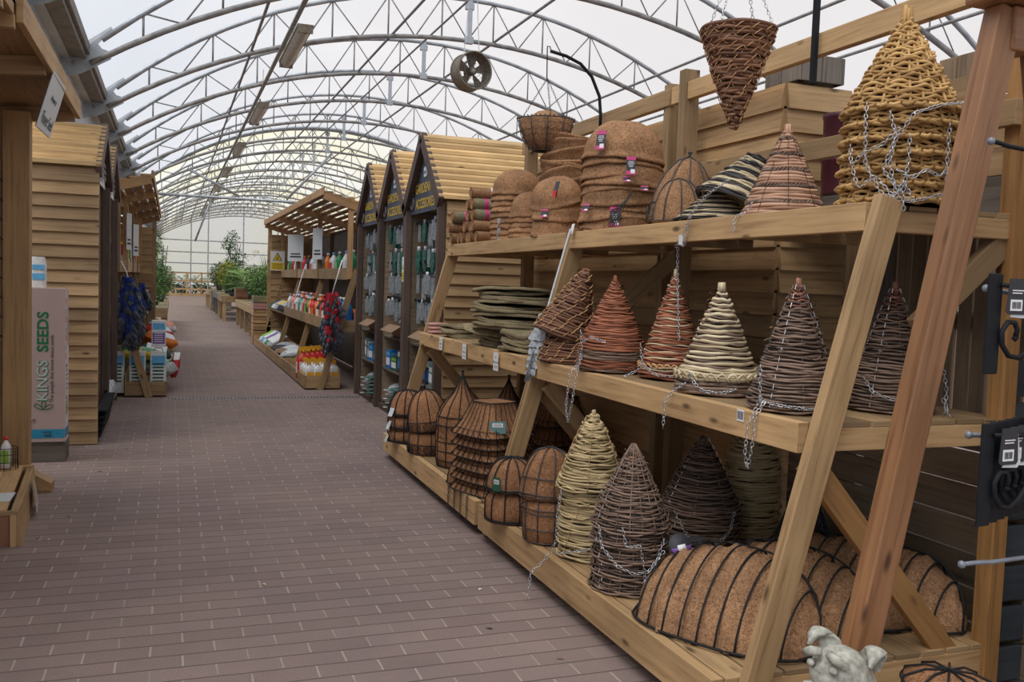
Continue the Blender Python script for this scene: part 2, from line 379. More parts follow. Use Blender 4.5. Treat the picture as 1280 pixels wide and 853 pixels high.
def dup(root, loc=None, rot=None, label=None, scale=None, group=None):
    r = root.copy(); COL.objects.link(r)
    if loc is not None: r.location = loc
    if rot is not None: r.rotation_euler = rot
    if scale is not None: r.scale = scale
    if label: r['label'] = label
    if group: r['group'] = group
    for ch in list(root.children):
        c = ch.copy(); COL.objects.link(c); c.parent = r
        for g in list(ch.children):
            d = g.copy(); COL.objects.link(d); d.parent = c
    return r
def text(s, size, mat, parent, loc, rot, name='lettering', ext=.0006, sx=1, sy=1, off=0, align='CENTER', sp=1):
    c = bpy.data.curves.new(name, 'FONT'); c.body = s; c.size = size; c.extrude = ext; c.align_x = align; c.align_y = 'CENTER'
    c.offset = off; c.space_character = sp; c.resolution_u = 3
    c.materials.append(M[mat]); o = bpy.data.objects.new(name, c); COL.objects.link(o); o.parent = parent
    o.location = loc; o.rotation_euler = rot; o.scale = (sx, sy, 1); return o
def lerp(a, b, t): return tuple(x+(y-x)*t for x, y in zip(a, b))
def cladding(mb, p0, p1, z0, z1, nrm, bh=.09, th=.02, tilt=.012):
    """overlapping feather-edge boards on a wall from p0 to p1 (xy), outward normal nrm (xy)"""
    n = max(1, round((z1-z0)/bh)); h = (z1-z0)/n; nx, ny = nrm
    for i in range(n):
        za, zb = z0+i*h-.012, z0+(i+1)*h
        rv = rnd.random(); j = rnd.uniform(0, .002)
        P = []
        for p in (p0, p1):
            bx, by = p
            P += [(bx, by, za), (bx+nx*(tilt+th+j), by+ny*(tilt+th+j), za), (bx+nx*(th*.45+j), by+ny*(th*.45+j), zb), (bx, by, zb)]
        mb.hexa([P[0], P[1], P[2], P[3], P[4], P[5], P[6], P[7]], rv=rv)
def ordinal(i): return ['topmost', 'second', 'third', 'fourth', 'fifth', 'sixth', 'seventh', 'eighth', 'ninth', 'tenth', 'eleventh', 'twelfth', 'thirteenth', 'fourteenth', 'fifteenth', 'sixteenth'][i]

# ------------------------------------------------------------------ the setting
g = MB().mat('pavers'); g.box(-1.2, 60, -8, 140, -.2, 0); g.box(-60, -1.2, -8, 140, -.2, 0)
struct('floor', g)
# drain channel across the aisle
t = MB().mat('galv_dark')
t.box(-.05, 2.3, 11.55, 11.66, 0, .004)
t.mat('black')
for i in range(58): t.box(-.03+i*.04, -.012+i*.04, 11.57, 11.64, .003, .006)
struct('trim_1', t)

XC, XL, XR, ZE = 4.6, -1.1, 10.3, 3.9
RB, ZB = 10.127, -4.572
RT, ZT = 8.222, -1.997
def arc_pt(R, zc, x): return zc+math.sqrt(max(0, R*R-(x-XC)**2))
def zbot(x): return arc_pt(RB, ZB, x)
def ztop(x): return arc_pt(RT, ZT, x)
def truss_parts(root, y):
    for nm, R, zc, xa in (('bottom_chord', RB, ZB, XL+.18), ('top_chord', RT, ZT, XL+.30)):
        m = MB().mat('galv_dark' if nm[0] == 'b' else 'galv', True)
        xs = [xa+(XR*1.0-(xa-XL)-xa)*i/28 for i in range(29)]
        m.tube([(x, 0, arc_pt(R, zc, x)) for x in xs], .038 if nm[0] == 'b' else .034, 7)
        obj(nm, m, root)
    m = MB().mat('galv_dark', True); nb = 22; xs = [XL+.75+(XR-XL-1.5)*i/nb for i in range(nb+1)]
    for i, x in enumerate(xs):
        m.tube([(x, 0, zbot(x)), (x+(.06 if x < XC else -.06)*0, 0, ztop(x))], .014, 4) if i % 2 == 0 else None
        if i < nb:
            x2 = xs[i+1]
            if i % 2 == 0: m.tube([(x, 0, ztop(x)), (x2, 0, zbot(x2))], .011, 4)
            else: m.tube([(x, 0, zbot(x)), (x2, 0, ztop(x2))], .011, 4)
    obj('web_bracing', m, root)
    for s in (0, 1):
        m = MB().mat('galv')
        pts = [(-1.24, 3.72), (-1.02, 3.79), (-.70, 3.99), (-.69, 4.07), (-.80, 4.10), (-.84, 4.15), (-.79, 4.22), (-.67, 4.30), (-.70, 4.37), (-.92, 4.20), (-1.10, 4.06), (-1.24, 4.0)]
        if s: pts = [(2*XC-a, b) for a, b in pts]
        m.poly([(a, -.006, b) for a, b in pts], (0, .012, 0))
        m.mat('galv_dark', True)
        bx = XL+.0 if not s else 2*XC-XL
        m.tube([(bx, -.03, 3.9), (bx, .03, 3.9)], .022, 8)
        obj('end_plate', m, root)
    m = MB().mat('gutter')
    m.box(XC+.02-.04, XC+.02+.04, -.045, -.035, zbot(XC)-.03, ztop(XC)+.03, 'z')
    m.box(XC-.05, XC+.09, -.05, .04, zbot(XC)-.05, zbot(XC)+.06, 'x'); m.box(XC-.05, XC+.09, -.05, .04, ztop(XC)-.16, ztop(XC)-.06, 'x')
    obj('ridge_bracket', m, root)
near = ['nearest', 'second', 'third', 'fourth', 'fifth', 'sixth']
base = None; k = 0
for i in range(-3, 19):
    y = 12+3*i
    if i < -2: continue
    if y < 6: continue
    if k < 6: lab = 'grey steel arch truss spanning the polythene roof, %s from the camera' % near[k]; grp = None
    else: lab = 'grey steel arch truss deep in the tunnel among the closely spaced far arches'; grp = 'far roof arches'
    if base is None:
        base = empty('roof_truss', lab, 'roof truss', (0, y, 0)); truss_parts(base, y); o = base
    else: o = dup(base, (0, y, 0), label=lab)
    if grp: o['group'] = grp
    k += 1
for i, x in enumerate((1.12, 3.34, 3.98, 5.08, 7.67, 8.6)):
    m = MB().mat('galv_dark', True); m.tube([(0, 5, 0), (0, 66, 0)], .022 if i != 2 else .017, 6)
    o = obj('purlin', m, loc=(x, 0, zbot(x)+(.05 if i != 4 else .05)))
    tag(o, ['long grey roof pipe along the tunnel, just right of the strip lights seen from below', 'long grey roof pipe over the aisle, second from the strip lights', 'thin grey roof pipe running beside the ridge brackets', 'long grey roof pipe passing above the hanging fan', 'long grey roof pipe behind the hanging wire basket', 'long grey roof pipe above the tall golden cone stack'][i], 'pipe')
# polythene cover
def coverseg(y0, y1, mat, nm):
    m = MB().mat(mat, True)
    def fn(u, v):
        x = XL+.15+(XR-XL-.3)*u; return (x, y0+(y1-y0)*v, ztop(x)+.05)
    m.grid(fn, 41, 8); return struct(nm, m)
coverseg(-4, 29.9, 'poly', 'ceiling')
coverseg(29.9, 66, 'poly_old', 'ceiling')
# second span beyond the valley gutter
m = MB().mat('poly', True)
m.grid(lambda u, v: (-12.5+11*u, -4+70*v, 4.1+2.2*math.sin(PI*u)), 25, 6); struct('ceiling', m)
m = MB().mat('galv', True)
for yy in (29.85,):
    m.tube([(XL+.3+(XR-XL-.6)*i/30, yy, ztop(XL+.3+(XR-XL-.6)*i/30)+.03) for i in range(31)], .06, 6)
m.mat('poly_old')
struct('trim_2', m)
# valley gutter
m = MB().mat('gutter'); m.box(-1.34, -1.24, 2, 66, 3.28, 4.0); m.box(-1.24, -1.14, 2, 66, 3.95, 3.97)
struct('wall_left', m)
m = MB().mat('alu')
for (a, b, c, d) in ((-1.24, -1.02, 3.97, 4.03), (-1.02, -.97, 3.96, 4.12), (-.97, -.93, 4.02, 4.14)): m.box(a, b, 2, 66, c, d)
struct('trim_3', m)
m = MB().mat('gutter'); m.box(10.2, 10.45, 2, 66, 3.7, 4.05); struct('wall_right', m)
# end gable
m = MB().mat('poly_old')
m.grid(lambda u, v: (-1.1+11.4*u, 66.1, .9+v*(ztop(-1.1+11.4*u)-.85)), 24, 4)
m.mat('galv')
for z in (2.2, 2.95, 3.75): m.box(-1.1, 10.3, 66.0, 66.06, z-.04, z+.04)
for x in (-1.1, 1.2, 2.3, 4.6, 6.9, 10.3): m.box(x-.04, x+.04, 65.98, 66.06, 0, ztop(min(max(x, -.9), 10.1)))
m.mat('pine')
for z in (.45, 1.0, 1.55): m.box(-1.1, 10.3, 65.9, 65.98, z-.05, z+.05)
m.box(-1.1, 10.3, 65.85, 65.98, 0, .16)
for i in range(12): m.box(-1+i*.95, -.9+i*.95, 65.9, 66, 0, 1.6)
struct('wall_back', m)
# tie beam and struts
m = MB().mat('galv', True); m.tube([(XL, 0, 0), (XR, 0, 0)], .045, 8)
tag(obj('tie_beam', m, loc=(0, 30, 3.88)), 'straight grey steel pipe crossing the tunnel at eaves height', 'pipe')
for i, (a, b) in enumerate((((.43, 4.69), (1.95, 3.95)), ((4.78, 5.5), (3.38, 3.95)), ((1.22, 4.1), (.66, 2.5)))):
    m = MB().mat('galv', True); m.tube([(a[0], 0, a[1]), (b[0], 0, b[1])], .04 if i < 2 else .03, 7)
    tag(obj('strut', m, loc=(0, 30 if i < 2 else 30.1, 0)), ['sloping grey strut resting on the tie pipe, left of the strip lights', 'sloping grey strut from arch down to tie pipe, above the open slatted roof', 'thin grey strut hanging down below the tie pipe'][i], 'strut')
# strip lights on one cable tray
m = MB().mat('galv_dark'); m.box(-.03, .03, 6, 60, .22, .25)
for i in range(10): m.box(-.005, .005, 6+i*6, 6.01+i*6, .25, .55)
tag(obj('cable_tray', m, loc=(1.56, 0, 4.8)), 'long thin grey tray carrying the strip lights', 'cable tray')
lr = None
for i, y in enumerate((13.7, 19.6, 25.4, 31.2, 37, 42.8, 48.6, 54)):
    lab = ('dusty grey fluorescent strip light under the roof, %s from the camera' % near[i]) if i < 6 else 'small far strip light at the end of the row in the roof'
    if lr is None:
        lr = empty('strip_light', lab, 'ceiling light', (1.62, y, 4.8))
        m = MB().mat('fan'); m.box(-.11, .11, -1.12, 1.12, 0, .045); m.box(-.012, .012, -.35, -.33, .04, .24); m.box(-.012, .012, .33, .35, .04, .24); obj('housing', m, lr, bevel=.01)
        m = MB().mat('tube_glass', True); m.grid(lambda u, v: (-.095+.19*u, -1.08+2.16*v, -.075*math.sin(PI*u)), 9, 3); obj('diffuser', m, lr)
        for s in (-1, 1):
            m = MB().mat('fan'); m.box(-.1, .1, s*1.1-.02, s*1.1+.02, -.07, .01); obj('end_cap', m, lr)
    else:
        dup(lr, (1.62, y, 4.8), label=lab, group='far strip lights' if i >= 6 else None)
# fan
fr = empty('circulation_fan', 'round dusty circulation fan hanging from the roof ridge by chains', 'fan', (3.90, 12.5, 4.46), .18)
m = MB().mat('fan', True)
m.grid(lambda u, v: ((.25+.012*(1 if v < .5 else 0))*math.cos(2*PI*u), -.12+.24*v, (.25+.012*(1 if v < .5 else 0))*math.sin(2*PI*u)), 32, 5, cu=True); m.tube([(.255*math.cos(a*PI/16), -.12, .255*math.sin(a*PI/16)) for a in range(32)], .013, 6, closed=True); m.tube([(.255*math.cos(a*PI/16), .12, .255*math.sin(a*PI/16)) for a in range(32)], .013, 6, closed=True)
obj('housing', m, fr)
for k in range(5):
    m = MB().mat('fan', True); a = 2*PI*k/5+.3
    m.grid(lambda u, v: ((.05+.18*u)*math.cos(a+(v-.5)*(.9-.2*u)), -.02+.04*v, (.05+.18*u)*math.sin(a+(v-.5)*(.9-.2*u))), 5, 5); obj('blade', m, fr)
m = MB().mat('fan', True); m.grid(lambda u, v: (.055*math.cos(2*PI*u), -.07+.2*v, .055*math.sin(2*PI*u)), 16, 3, cu=True); m.poly([(.055*math.cos(a*PI/8), -.07, .055*math.sin(a*PI/8)) for a in range(16)], (0, .004, 0)); m.mat('tube_glass'); m.poly([(.03*math.cos(a*PI/6), -.073, .03*math.sin(a*PI/6)) for a in range(12)], (0, .002, 0)); obj('motor', m, fr)
m = MB().mat('wire')
for rr in (.09, .14, .19, .235): m.tube([(rr*math.cos(a*PI/12), -.125, rr*math.sin(a*PI/12)) for a in range(24)], .002, 4, closed=True)
for a in range(8): m.tube([(.05*math.cos(a*PI/4), -.125, .05*math.sin(a*PI/4)), (.25*math.cos(a*PI/4), -.125, .25*math.sin(a*PI/4))], .002, 4)
obj('wire_guard', m, fr)
for s in (-1, 1):
    m = MB().mat('chain'); m.tube([(s*.12, 0, .23), (s*.06, 0, zbot(3.9)-4.46)], .006, 5); obj('chain', m, fr)

# ------------------------------------------------------------------ sloping display units of the right hand side
def shelf_unit(Y0, Y1, label, near_leg=True):
    """open stepped shelving; root on the floor"""
    r = empty('stepped_shelf_unit', label, 'shelf unit', (1.7, Y0, 0)); L = Y1-Y0
    tiers = (('bottom', 0, .21, .145, 1.25), ('middle', .29, 1.068, .105, 1.25), ('top', .52, 1.825, .098, 1.25))
    for nm, x, z, h, xb in tiers:
        mt = 'pine'
        d = empty('shelf', '', '', (0, 0, 0)); del d['label'], d['category']; d.parent = r
        m = MB().mat(mt); m.box(x, x+.045, 0, L, z-h, z, 'y'); obj('front_board', m, d, bevel=.003)
        for yy in (.0, L-.045):
            m = MB().mat(mt); m.box(x+.047, xb-.03, yy, yy+.045, z-h*.98, z-.022, 'x'); obj('end_board', m, d, bevel=.003)
        m = MB().mat('pine_old'); n = int((xb-x-.05)/.115); wv = (xb-x-.05)/n
        for i in range(n):
            m.box(x+.05+i*wv+.006, x+.05+(i+1)*wv-.006, .0, L, z-.022, z-.001-rnd.random()*.002, 'y')
        obj('deck_slats', m, d, bevel=.002)
        for yy in (L*.33, L*.66):
            m = MB().mat('pine_old'); m.box(x+.05, xb-.03, yy, yy+.04, z-h*.95, z-.024, 'x'); obj('joist', m, d)
    for yy in (-.048, L+.003):
        m = MB().mat('pine'); m.beam((.10, yy+.022, 0), (.595, yy+.022, 1.84), .1, .044, up=(0, 1, 0)); obj('leg', m, r, bevel=.004)
    for yy in (.05, L-.11):
        m = MB().mat('orange_pine' if yy < 1 and near_leg else 'pine_old'); m.box(1.18 if yy < 1 else 1.15, 1.25, yy-.07, yy, 0, 2.78 if yy < 1 else 2.82, 'z'); obj('back_post', m, r, bevel=.003)
        m = MB().mat('orange_pine' if yy < 1 and near_leg else 'pine_old'); m.beam((.36, yy-.02, .93), (1.15, yy-.02, .05), .09, .04, up=(0, 1, 0)); obj('brace', m, r, bevel=.003)
        if near_leg: m = MB().mat('pine_old'); m.beam((1.19, yy-.02, 1.72), (.80, yy-.02, 1.39), .09, .04, up=(0, 1, 0)); obj('brace', m, r, bevel=.003)
    m = MB().mat('pine'); m.box(1.17, 1.215, -.03, L+.01, 2.64, 2.745, 'y'); m.box(1.14, 1.175, -.03, L+.01, 2.14, 2.235, 'y'); obj('back_rail', m, r, bevel=.003)
    return r
shelf_unit(2.55, 5.04, 'stepped pine shelf unit nearest the camera, carrying the willow cones')
shelf_unit(5.11, 7.62, 'stepped pine shelf unit second from the camera, carrying jute liners and coir rolls', False)
# price slips on the front boards
def slip(loc, label, lines, w=.042, h=.1, rz=-PI/2, ncat='price label'):
    r = empty('price_label', label, ncat, loc, rz)
    m = MB().mat('white'); m.box(-w/2, w/2, -.0015, 0, -h, 0); obj('card', m, r)
    for i, t_ in enumerate(lines): text(t_, h*.2, 'ink', r, (0, -.0018, -h*(.28+.26*i)), (PI/2, 0, 0), ext=.0002)
    return r
slip((1.977, 6.90, 1.075), 'small white price slip under the folded liners, leftmost of three on the shelf edge', ['14"', 'Basket', 'Liner'], .085, .10)
slip((1.977, 6.29, 1.065), 'small white price slip below the sagging jute flap, middle of three', ['16"', 'Basket', 'Liner'], .09, .11)
slip((1.977, 5.60, 1.06), 'small white price slip nearest the camera of the three under the jute liners', ['16"', 'Basket Liner', '£2.99'], .095, .12)
def barcode(parent, w, h, loc):
    m = MB().mat('ink'); x = -w/2
    while x < w/2:
        a = rnd.choice((.001, .0015, .0025)); m.box(x, min(x+a, w/2), -.0004, 0, -h/2, h/2, 'z'); x += a+rnd.choice((.0012, .002))
    o = obj('barcode', m, parent, loc); return o
r = empty('barcode_sticker', 'tiny white barcode sticker on the front board below the dark willow cone', 'sticker', (1.988, 2.88, 1.045), -PI/2)
m = MB().mat('white'); m.box(-.022, .022, -.001, 0, -.022, .022); obj('card', m, r); barcode(r, .036, .03, (0, -.0012, 0))

# ------------------------------------------------------------------ backs of the next row
r = empty('tall_clad_cabinet', 'tall display cabinet back clad in overlapping pine boards behind the basket shelves', 'cabinet', (3.05, 4.15, 0))
m = MB().mat('pine_new' if 0 else 'pine'); cladding(m, (0, 3.6), (0, 0), .05, 2.62, (-1, 0), .125); obj('side_cladding', m, r)
m = MB().mat('pine'); cladding(m, (0, 0), (.42, 0), .05, 2.62, (0, -1), .125); obj('end_cladding', m, r)
m = MB().mat('pine_old'); m.box(.002, .42, .002, 3.6, .05, 2.60, 'y'); obj('carcass', m, r)
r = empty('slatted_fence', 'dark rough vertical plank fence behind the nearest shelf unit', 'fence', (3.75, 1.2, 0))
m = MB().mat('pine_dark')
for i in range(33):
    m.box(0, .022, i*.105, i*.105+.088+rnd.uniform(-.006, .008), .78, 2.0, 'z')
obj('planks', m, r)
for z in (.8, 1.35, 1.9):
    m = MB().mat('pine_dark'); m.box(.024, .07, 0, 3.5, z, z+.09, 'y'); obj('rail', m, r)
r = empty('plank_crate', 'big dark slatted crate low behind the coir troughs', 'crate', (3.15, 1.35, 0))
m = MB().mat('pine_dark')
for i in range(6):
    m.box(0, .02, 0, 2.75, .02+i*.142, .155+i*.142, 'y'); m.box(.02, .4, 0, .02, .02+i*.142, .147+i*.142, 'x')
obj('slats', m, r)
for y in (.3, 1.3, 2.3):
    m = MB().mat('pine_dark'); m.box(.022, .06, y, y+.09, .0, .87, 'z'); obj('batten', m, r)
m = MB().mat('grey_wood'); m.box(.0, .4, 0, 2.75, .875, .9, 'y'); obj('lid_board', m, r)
# crates in the back row at the top, near
def crate(name, label, loc, sx, sy, sz, mat, vert=False, nb=4, rz=0):
    r = empty(name, label, 'crate', loc, rz)
    m = MB().mat(mat)
    h = sz/nb
    for i in range(nb):
        z0, z1 = i*h+.004, (i+1)*h-.004
        if not vert:
            m.box(0, .018, 0, sy, z0, z1, 'y'); m.box(sx-.018, sx, 0, sy, z0, z1, 'y')
            m.box(.018, sx-.018, 0, .018, z0, z1, 'x'); m.box(.018, sx-.018, sy-.018, sy, z0, z1, 'x')
    if vert:
        n = int(sy/.1)
        for i in range(n): m.box(0, .018, i*sy/n+.003, (i+1)*sy/n-.003, 0, sz, 'z'); m.box(sx-.018, sx, i*sy/n+.003, (i+1)*sy/n-.003, 0, sz, 'z')
        n = max(2, int(sx/.1))
        for i in range(n): m.box(.018+i*(sx-.036)/n+.003, .018+(i+1)*(sx-.036)/n-.003, 0, .018, 0, sz, 'z')
    obj('slats', m, r, bevel=.002)
    m = MB().mat(mat)
    for x in (.02, sx-.055):
        for y in (.02, sy-.055): m.box(x, x+.035, y, y+.035, 0, sz, 'z')
    m.box(.02, sx-.02, .02, sy-.02, .0, .02, 'y'); obj('corner_battens', m, r)
    return r
crate('wooden_crate', 'large pale plank crate behind the tall golden cone stack', (3.12, 2.2, 2.005), .55, 1.42, .44, 'pine_old', nb=4)
crate('wooden_crate', 'rough upright-board crate on top of the plank crate, right of the golden cone tip', (3.16, 2.72, 2.45), .45, .50, .10, 'pine_dark', True)
crate('wooden_crate', 'small upright-board crate on the clad cabinet, behind the black hanging bracket', (3.10, 4.12, 2.64), .30, .30, .14, 'grey_wood', True)
crate('wooden_crate', 'dark grey weathered crate peeping out left of the golden cone stack', (3.32, 3.68, 2.0), .35, .2, .5, 'grey_wood', nb=4)
r = empty('storage_shelf', 'rough timber shelf carrying the crates behind the golden cones', 'shelf', (3.08, 1.3, 1.9))
m = MB().mat('grey_wood'); m.box(0, .65, 0, 2.83, .06, .1, 'y'); m.box(0, .04, 0, 2.8, -.06, .06, 'y'); obj('deck', m, r)
for y in (.02, 2.72):
    m = MB().mat('grey_wood'); m.box(.57, .63, y, y+.07, -1.9, .06, 'z'); obj('leg', m, r)
for i, z in enumerate((2.0, 2.22)):
    m = MB().mat('maroon', True); prof = [(.001, 0), (.095, 0), (.10, .02), (.104, .17), (.108, .175), (.108, .195), (.1, .195), (.095, .17), (.08, .02), (.001, .02)]
    m.lathe(prof, 28); o = obj('plant_pot', m, loc=(3.2, 3.86, z+.005)); tag(o, ['glossy maroon plant pot below its twin, beside the golden cone stack', 'glossy maroon plant pot stacked above its twin, beside the golden cone stack'][i], 'pot')

# ------------------------------------------------------------------ near right: red stained ladder frame, hook rack
r = empty('leaning_trestle', 'red-brown stained leaning timber display frame at the right edge', 'display frame', (1.9, 2.2, 0))
m = MB().mat('red_pine'); m.beam((.0, 0, 0), (.505, 0, 2.40), .095, .07, up=(0, 1, 0)); obj('leg', m, r, bevel=.006)
m = MB().mat('red_pine'); m.beam((1.12, 0, 0), (.62, 0, 2.38), .08, .045, up=(0, 1, 0)); obj('leg', m, r, bevel=.006)
m = MB().mat('red_pine'); m.box(.40, .62, -.5, .06, 2.41, 2.455, 'y'); obj('cap_board', m, r, bevel=.012)
m = MB().mat('red_pine'); m.box(.50, .60, -.045, .035, 2.27, 2.405, 'x'); obj('cap_block', m, r, bevel=.008)
m = MB().mat('orange_pine'); m.box(.95, 1.03, .02, .1, 0, 2.3, 'z'); obj('upright', m, r, bevel=.004)
r = empty('slatted_screen', 'dark slate-blue slatted screen low at the right edge', 'screen', (2.975, 2.60, 0))
m = MB().mat('slate_paint')
for i in range(8): m.box(0, 1.2, 0, .02+.006*(i % 2), .02+i*.16, .155+i*.16, 'x')
obj('slats', m, r, bevel=.003)
m = MB().mat('slate_paint'); m.box(0, .05, .028, .07, 0, 1.3, 'z'); obj('batten', m, r)

def peg(label, p0, p1, mat='grey_rod'):
    r = empty('display_peg', label, 'display hook', p0)
    d = Vector(p1)-Vector(p0)
    m = MB().mat(mat, True); m.tube([(0, 0, 0), d*.06+Vector((0, 0, .0)), d*.14-Vector((0, 0, .004)), d], .0065, 8); obj('rod', m, r)
    m = MB().mat('grey_rod', True); m.lathe([(.001, -.011), (.009, -.007), (.011, 0), (.009, .007), (.001, .011)], 10); obj('ball_tip', m, r)
    return r
peg('grey display peg sticking out above the scroll bracket, rounded tip towards the aisle', (2.055, 1.88, 1.535), (2.6, 1.84, 1.49))
peg('grey display peg carrying the row of black brackets', (1.985, 1.84, 1.145), (2.6, 1.84, 1.115))
peg('empty grey display peg low in front of the orange post', (1.99, 1.84, .795), (2.7, 1.80, .83))
peg('short empty peg high on the red stained frame', (2.06, 1.9, 1.93), (2.5, 1.9, 1.9), 'black')
def bracket(label, loc, rz, grp=None):
    r = empty('hanging_bracket', label, 'hanging basket bracket', loc, rz, grp)
    m = MB().mat('black'); m.box(-.024, .024, -.004, .004, -.27, .0, 'z'); obj('back_plate', m, r, bevel=.003)
    m = MB().mat('black', True)
    pts = []
    for k in range(22):
        a = -PI*.1+k/21*PI*1.9; rr = .035+.0016*k*.3; pts.append((.07+rr*math.cos(a+PI), -.012, -.19+rr*math.sin(a+PI)))
    arm = [(.012, -.01, -.03), (.10, -.012, -.035), (.25, -.012, -.03)]
    m.tube(arm, .006, 8)
    cur = [(.24, -.012, -.03), (.20, -.012, -.09), (.155, -.012, -.165), (.12, -.012, -.205), (.085, -.012, -.225), (.05, -.012, -.22), (.024, -.012, -.19), (.02, -.012, -.155), (.04, -.012, -.128), (.065, -.012, -.13), (.076, -.012, -.15), (.07, -.012, -.168)]
    m.tube(cur, .007, 8); obj('scroll_arm', m, r)
    m = MB().mat('black', True); m.lathe([(.001, -.01), (.01, 0), (.001, .01)], 10, .07, -.012, -.172); obj('finial', m, r)
    tg = MB().mat('black2'); tg.poly([(.03, -.02, -.012), (.09, -.02, -.012), (.097, -.02, -.10), (.09, -.02, -.108), (.03, -.02, -.108), (.022, -.02, -.10)], (0, .002, 0)); tg.mat('paper'); tg.poly([(.097, -.017, -.03), (.112, -.017, -.105), (.10, -.017, -.118), (.04, -.017, -.115)], (0, .001, 0)); o = obj('hang_tag', tg, r)
    m = MB().mat('white'); m.box(.035, .077, -.0215, -.0205, -.098, -.068); m.box(.04, .08, -.0212, -.0205, -.045, -.042); m.box(.04, .075, -.0212, -.0205, -.052, -.049); obj('barcode_sticker', m, o)
    b = barcode(o, .032, .018, (.056, -.0218, -.083)); b.name = 'barcode'
    return r
b0 = bracket('single black scroll bracket with a round curl, hanging alone on its peg', (2.065, 1.86, 1.575), 0)
for i in range(6):
    dup(b0, (1.985+.052*i, 1.78+.022*i, 1.185), (0, 0, .10), label='black scroll bracket in the packed row on the lower peg, %s from the aisle' % ['first', 'second', 'third', 'fourth', 'fifth', 'sixth'][i], group='black brackets on the lower peg')
r = empty('warning_card', 'white rounded card with dark sunglasses picture at the right edge above the brackets', 'card', (2.29, 1.8, 1.18))
m = MB().mat('paper', True); m.grid(lambda u, v: (.06*v*math.cos(2*PI*u), -.002, .04*v*math.sin(2*PI*u)), 18, 4, cu=True); obj('card', m, r)

# ------------------------------------------------------------------ basket building
def prof_cone(t): return (1-t)
def prof_bell(t): return min(1.0, 1.03*(1-t)**.86) if t < .96 else (1-t)*1.9
def wring(m, R, z, th, amp=0, wn=16, ph=0, segs=48, zj=.0, zw=0, sides=4, rv=None, jit=.0, a0=0, a1=2*PI, rs=None):
    """one horizontal strand wound round the basket, weaving in and out"""
    full = abs(a1-a0-2*PI) < 1e-6; n = segs if full else max(4, int(segs*(a1-a0)/(2*PI)))
    p1, p2 = rnd.random()*6, rnd.random()*6; pts = []
    for i in range(n if full else n+1):
        a = a0+(a1-a0)*i/n
        r = R+amp*math.cos(wn*a/2+ph)+jit*math.sin(3*a+p1)+jit*.6*math.sin(7*a+p2)
        pts.append((r*math.cos(a), r*math.sin(a), z+zw*math.sin(wn*a/2+ph)+zj*math.sin(2*a+p2)+zj*.7*math.sin(5*a+p1)))
    m.tube(pts, th, sides, closed=full, rv=rv)
def cone_basket(R, H, rows, th, style, prof=prof_cone, wn=22, amp=.005, segs=56, sides=4, skirt=None):
    """style(i, t) -> (material, n strands, thickness factor)"""
    m = MB(); m.sm = True
    for i in range(rows):
        t = i/rows; z = t*H*.97; r = max(.006, R*prof(t))
        k, ns, tf = style(i, t); m.mat(k, True)
        sg = max(12, int(segs*(.35+.65*r/R)))
        ww = max(6, 2*int(wn*(.3+.7*r/R)/2))
        for j in range(ns):
            wring(m, r+rnd.uniform(-.0022, .0022), z+(j/ns)*H/rows+rnd.uniform(-.0015, .0015), th*tf*rnd.uniform(.7, 1.2), amp*(.4+.6*r/R), ww, (i % 2)*PI, sg, .003, 0, sides, None, .003)
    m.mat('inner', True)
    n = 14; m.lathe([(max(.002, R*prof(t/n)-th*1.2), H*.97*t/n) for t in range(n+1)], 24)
    return m
def spike_tip(m, mat, H, r=.012, h=.03):
    m.mat(mat, True)
    for k in range(5): m.tube([(r*.5*math.cos(k*1.3), r*.5*math.sin(k*1.3), H*.93), (r*.3*math.cos(k*1.3+.3), r*.3*math.sin(k*1.3+.3), H+h*rnd.uniform(.2, .8))], r*.5, 5)
def stakes(m, mat, R, H, prof, n, th, off=.004, z1=.98):
    m.mat(mat, True)
    for k in range(n):
        a = 2*PI*k/n+rnd.uniform(-.03, .03)
        m.tube([((R*prof(t)+off)*math.cos(a), (R*prof(t)+off)*math.sin(a), t*H) for t in [i*z1/10 for i in range(11)]], th, 4)
def wire_stitches(m, R, H, prof, n, off=.007, step=.022):
    """vertical rows of short pale wire stitches"""
    m.mat('chain', False)
    for k in range(n):
        a = 2*PI*k/n+.1; z = .01; i = 0
        while z < H*.93:
            if i % 2 == 0:
                t = z/H; t2 = (z+step*.8)/H; r0 = R*prof(t)+off; r1 = R*prof(t2)+off
                m.tube([(r0*math.cos(a), r0*math.sin(a), z), (r1*math.cos(a), r1*math.sin(a), z+step*.8)], .0011, 3, rv=.5)
            z += step*.75; i += 1
def loose_ends(m, mat, R, H, prof, n, th=.0022):
    m.mat(mat, True)
    for k in range(n):
        t = rnd.uniform(0, .9); a = rnd.random()*2*PI; da = rnd.uniform(.15, .5); r = R*prof(t)+.005
        m.tube([(r*math.cos(a), r*math.sin(a), t*H), ((r+.006)*math.cos(a+da*.5), (r+.006)*math.sin(a+da*.5), t*H+rnd.uniform(-.004, .008)), ((r+.017)*math.cos(a+da), (r+.017)*math.sin(a+da), t*H+rnd.uniform(-.006, .014))], th, 4)
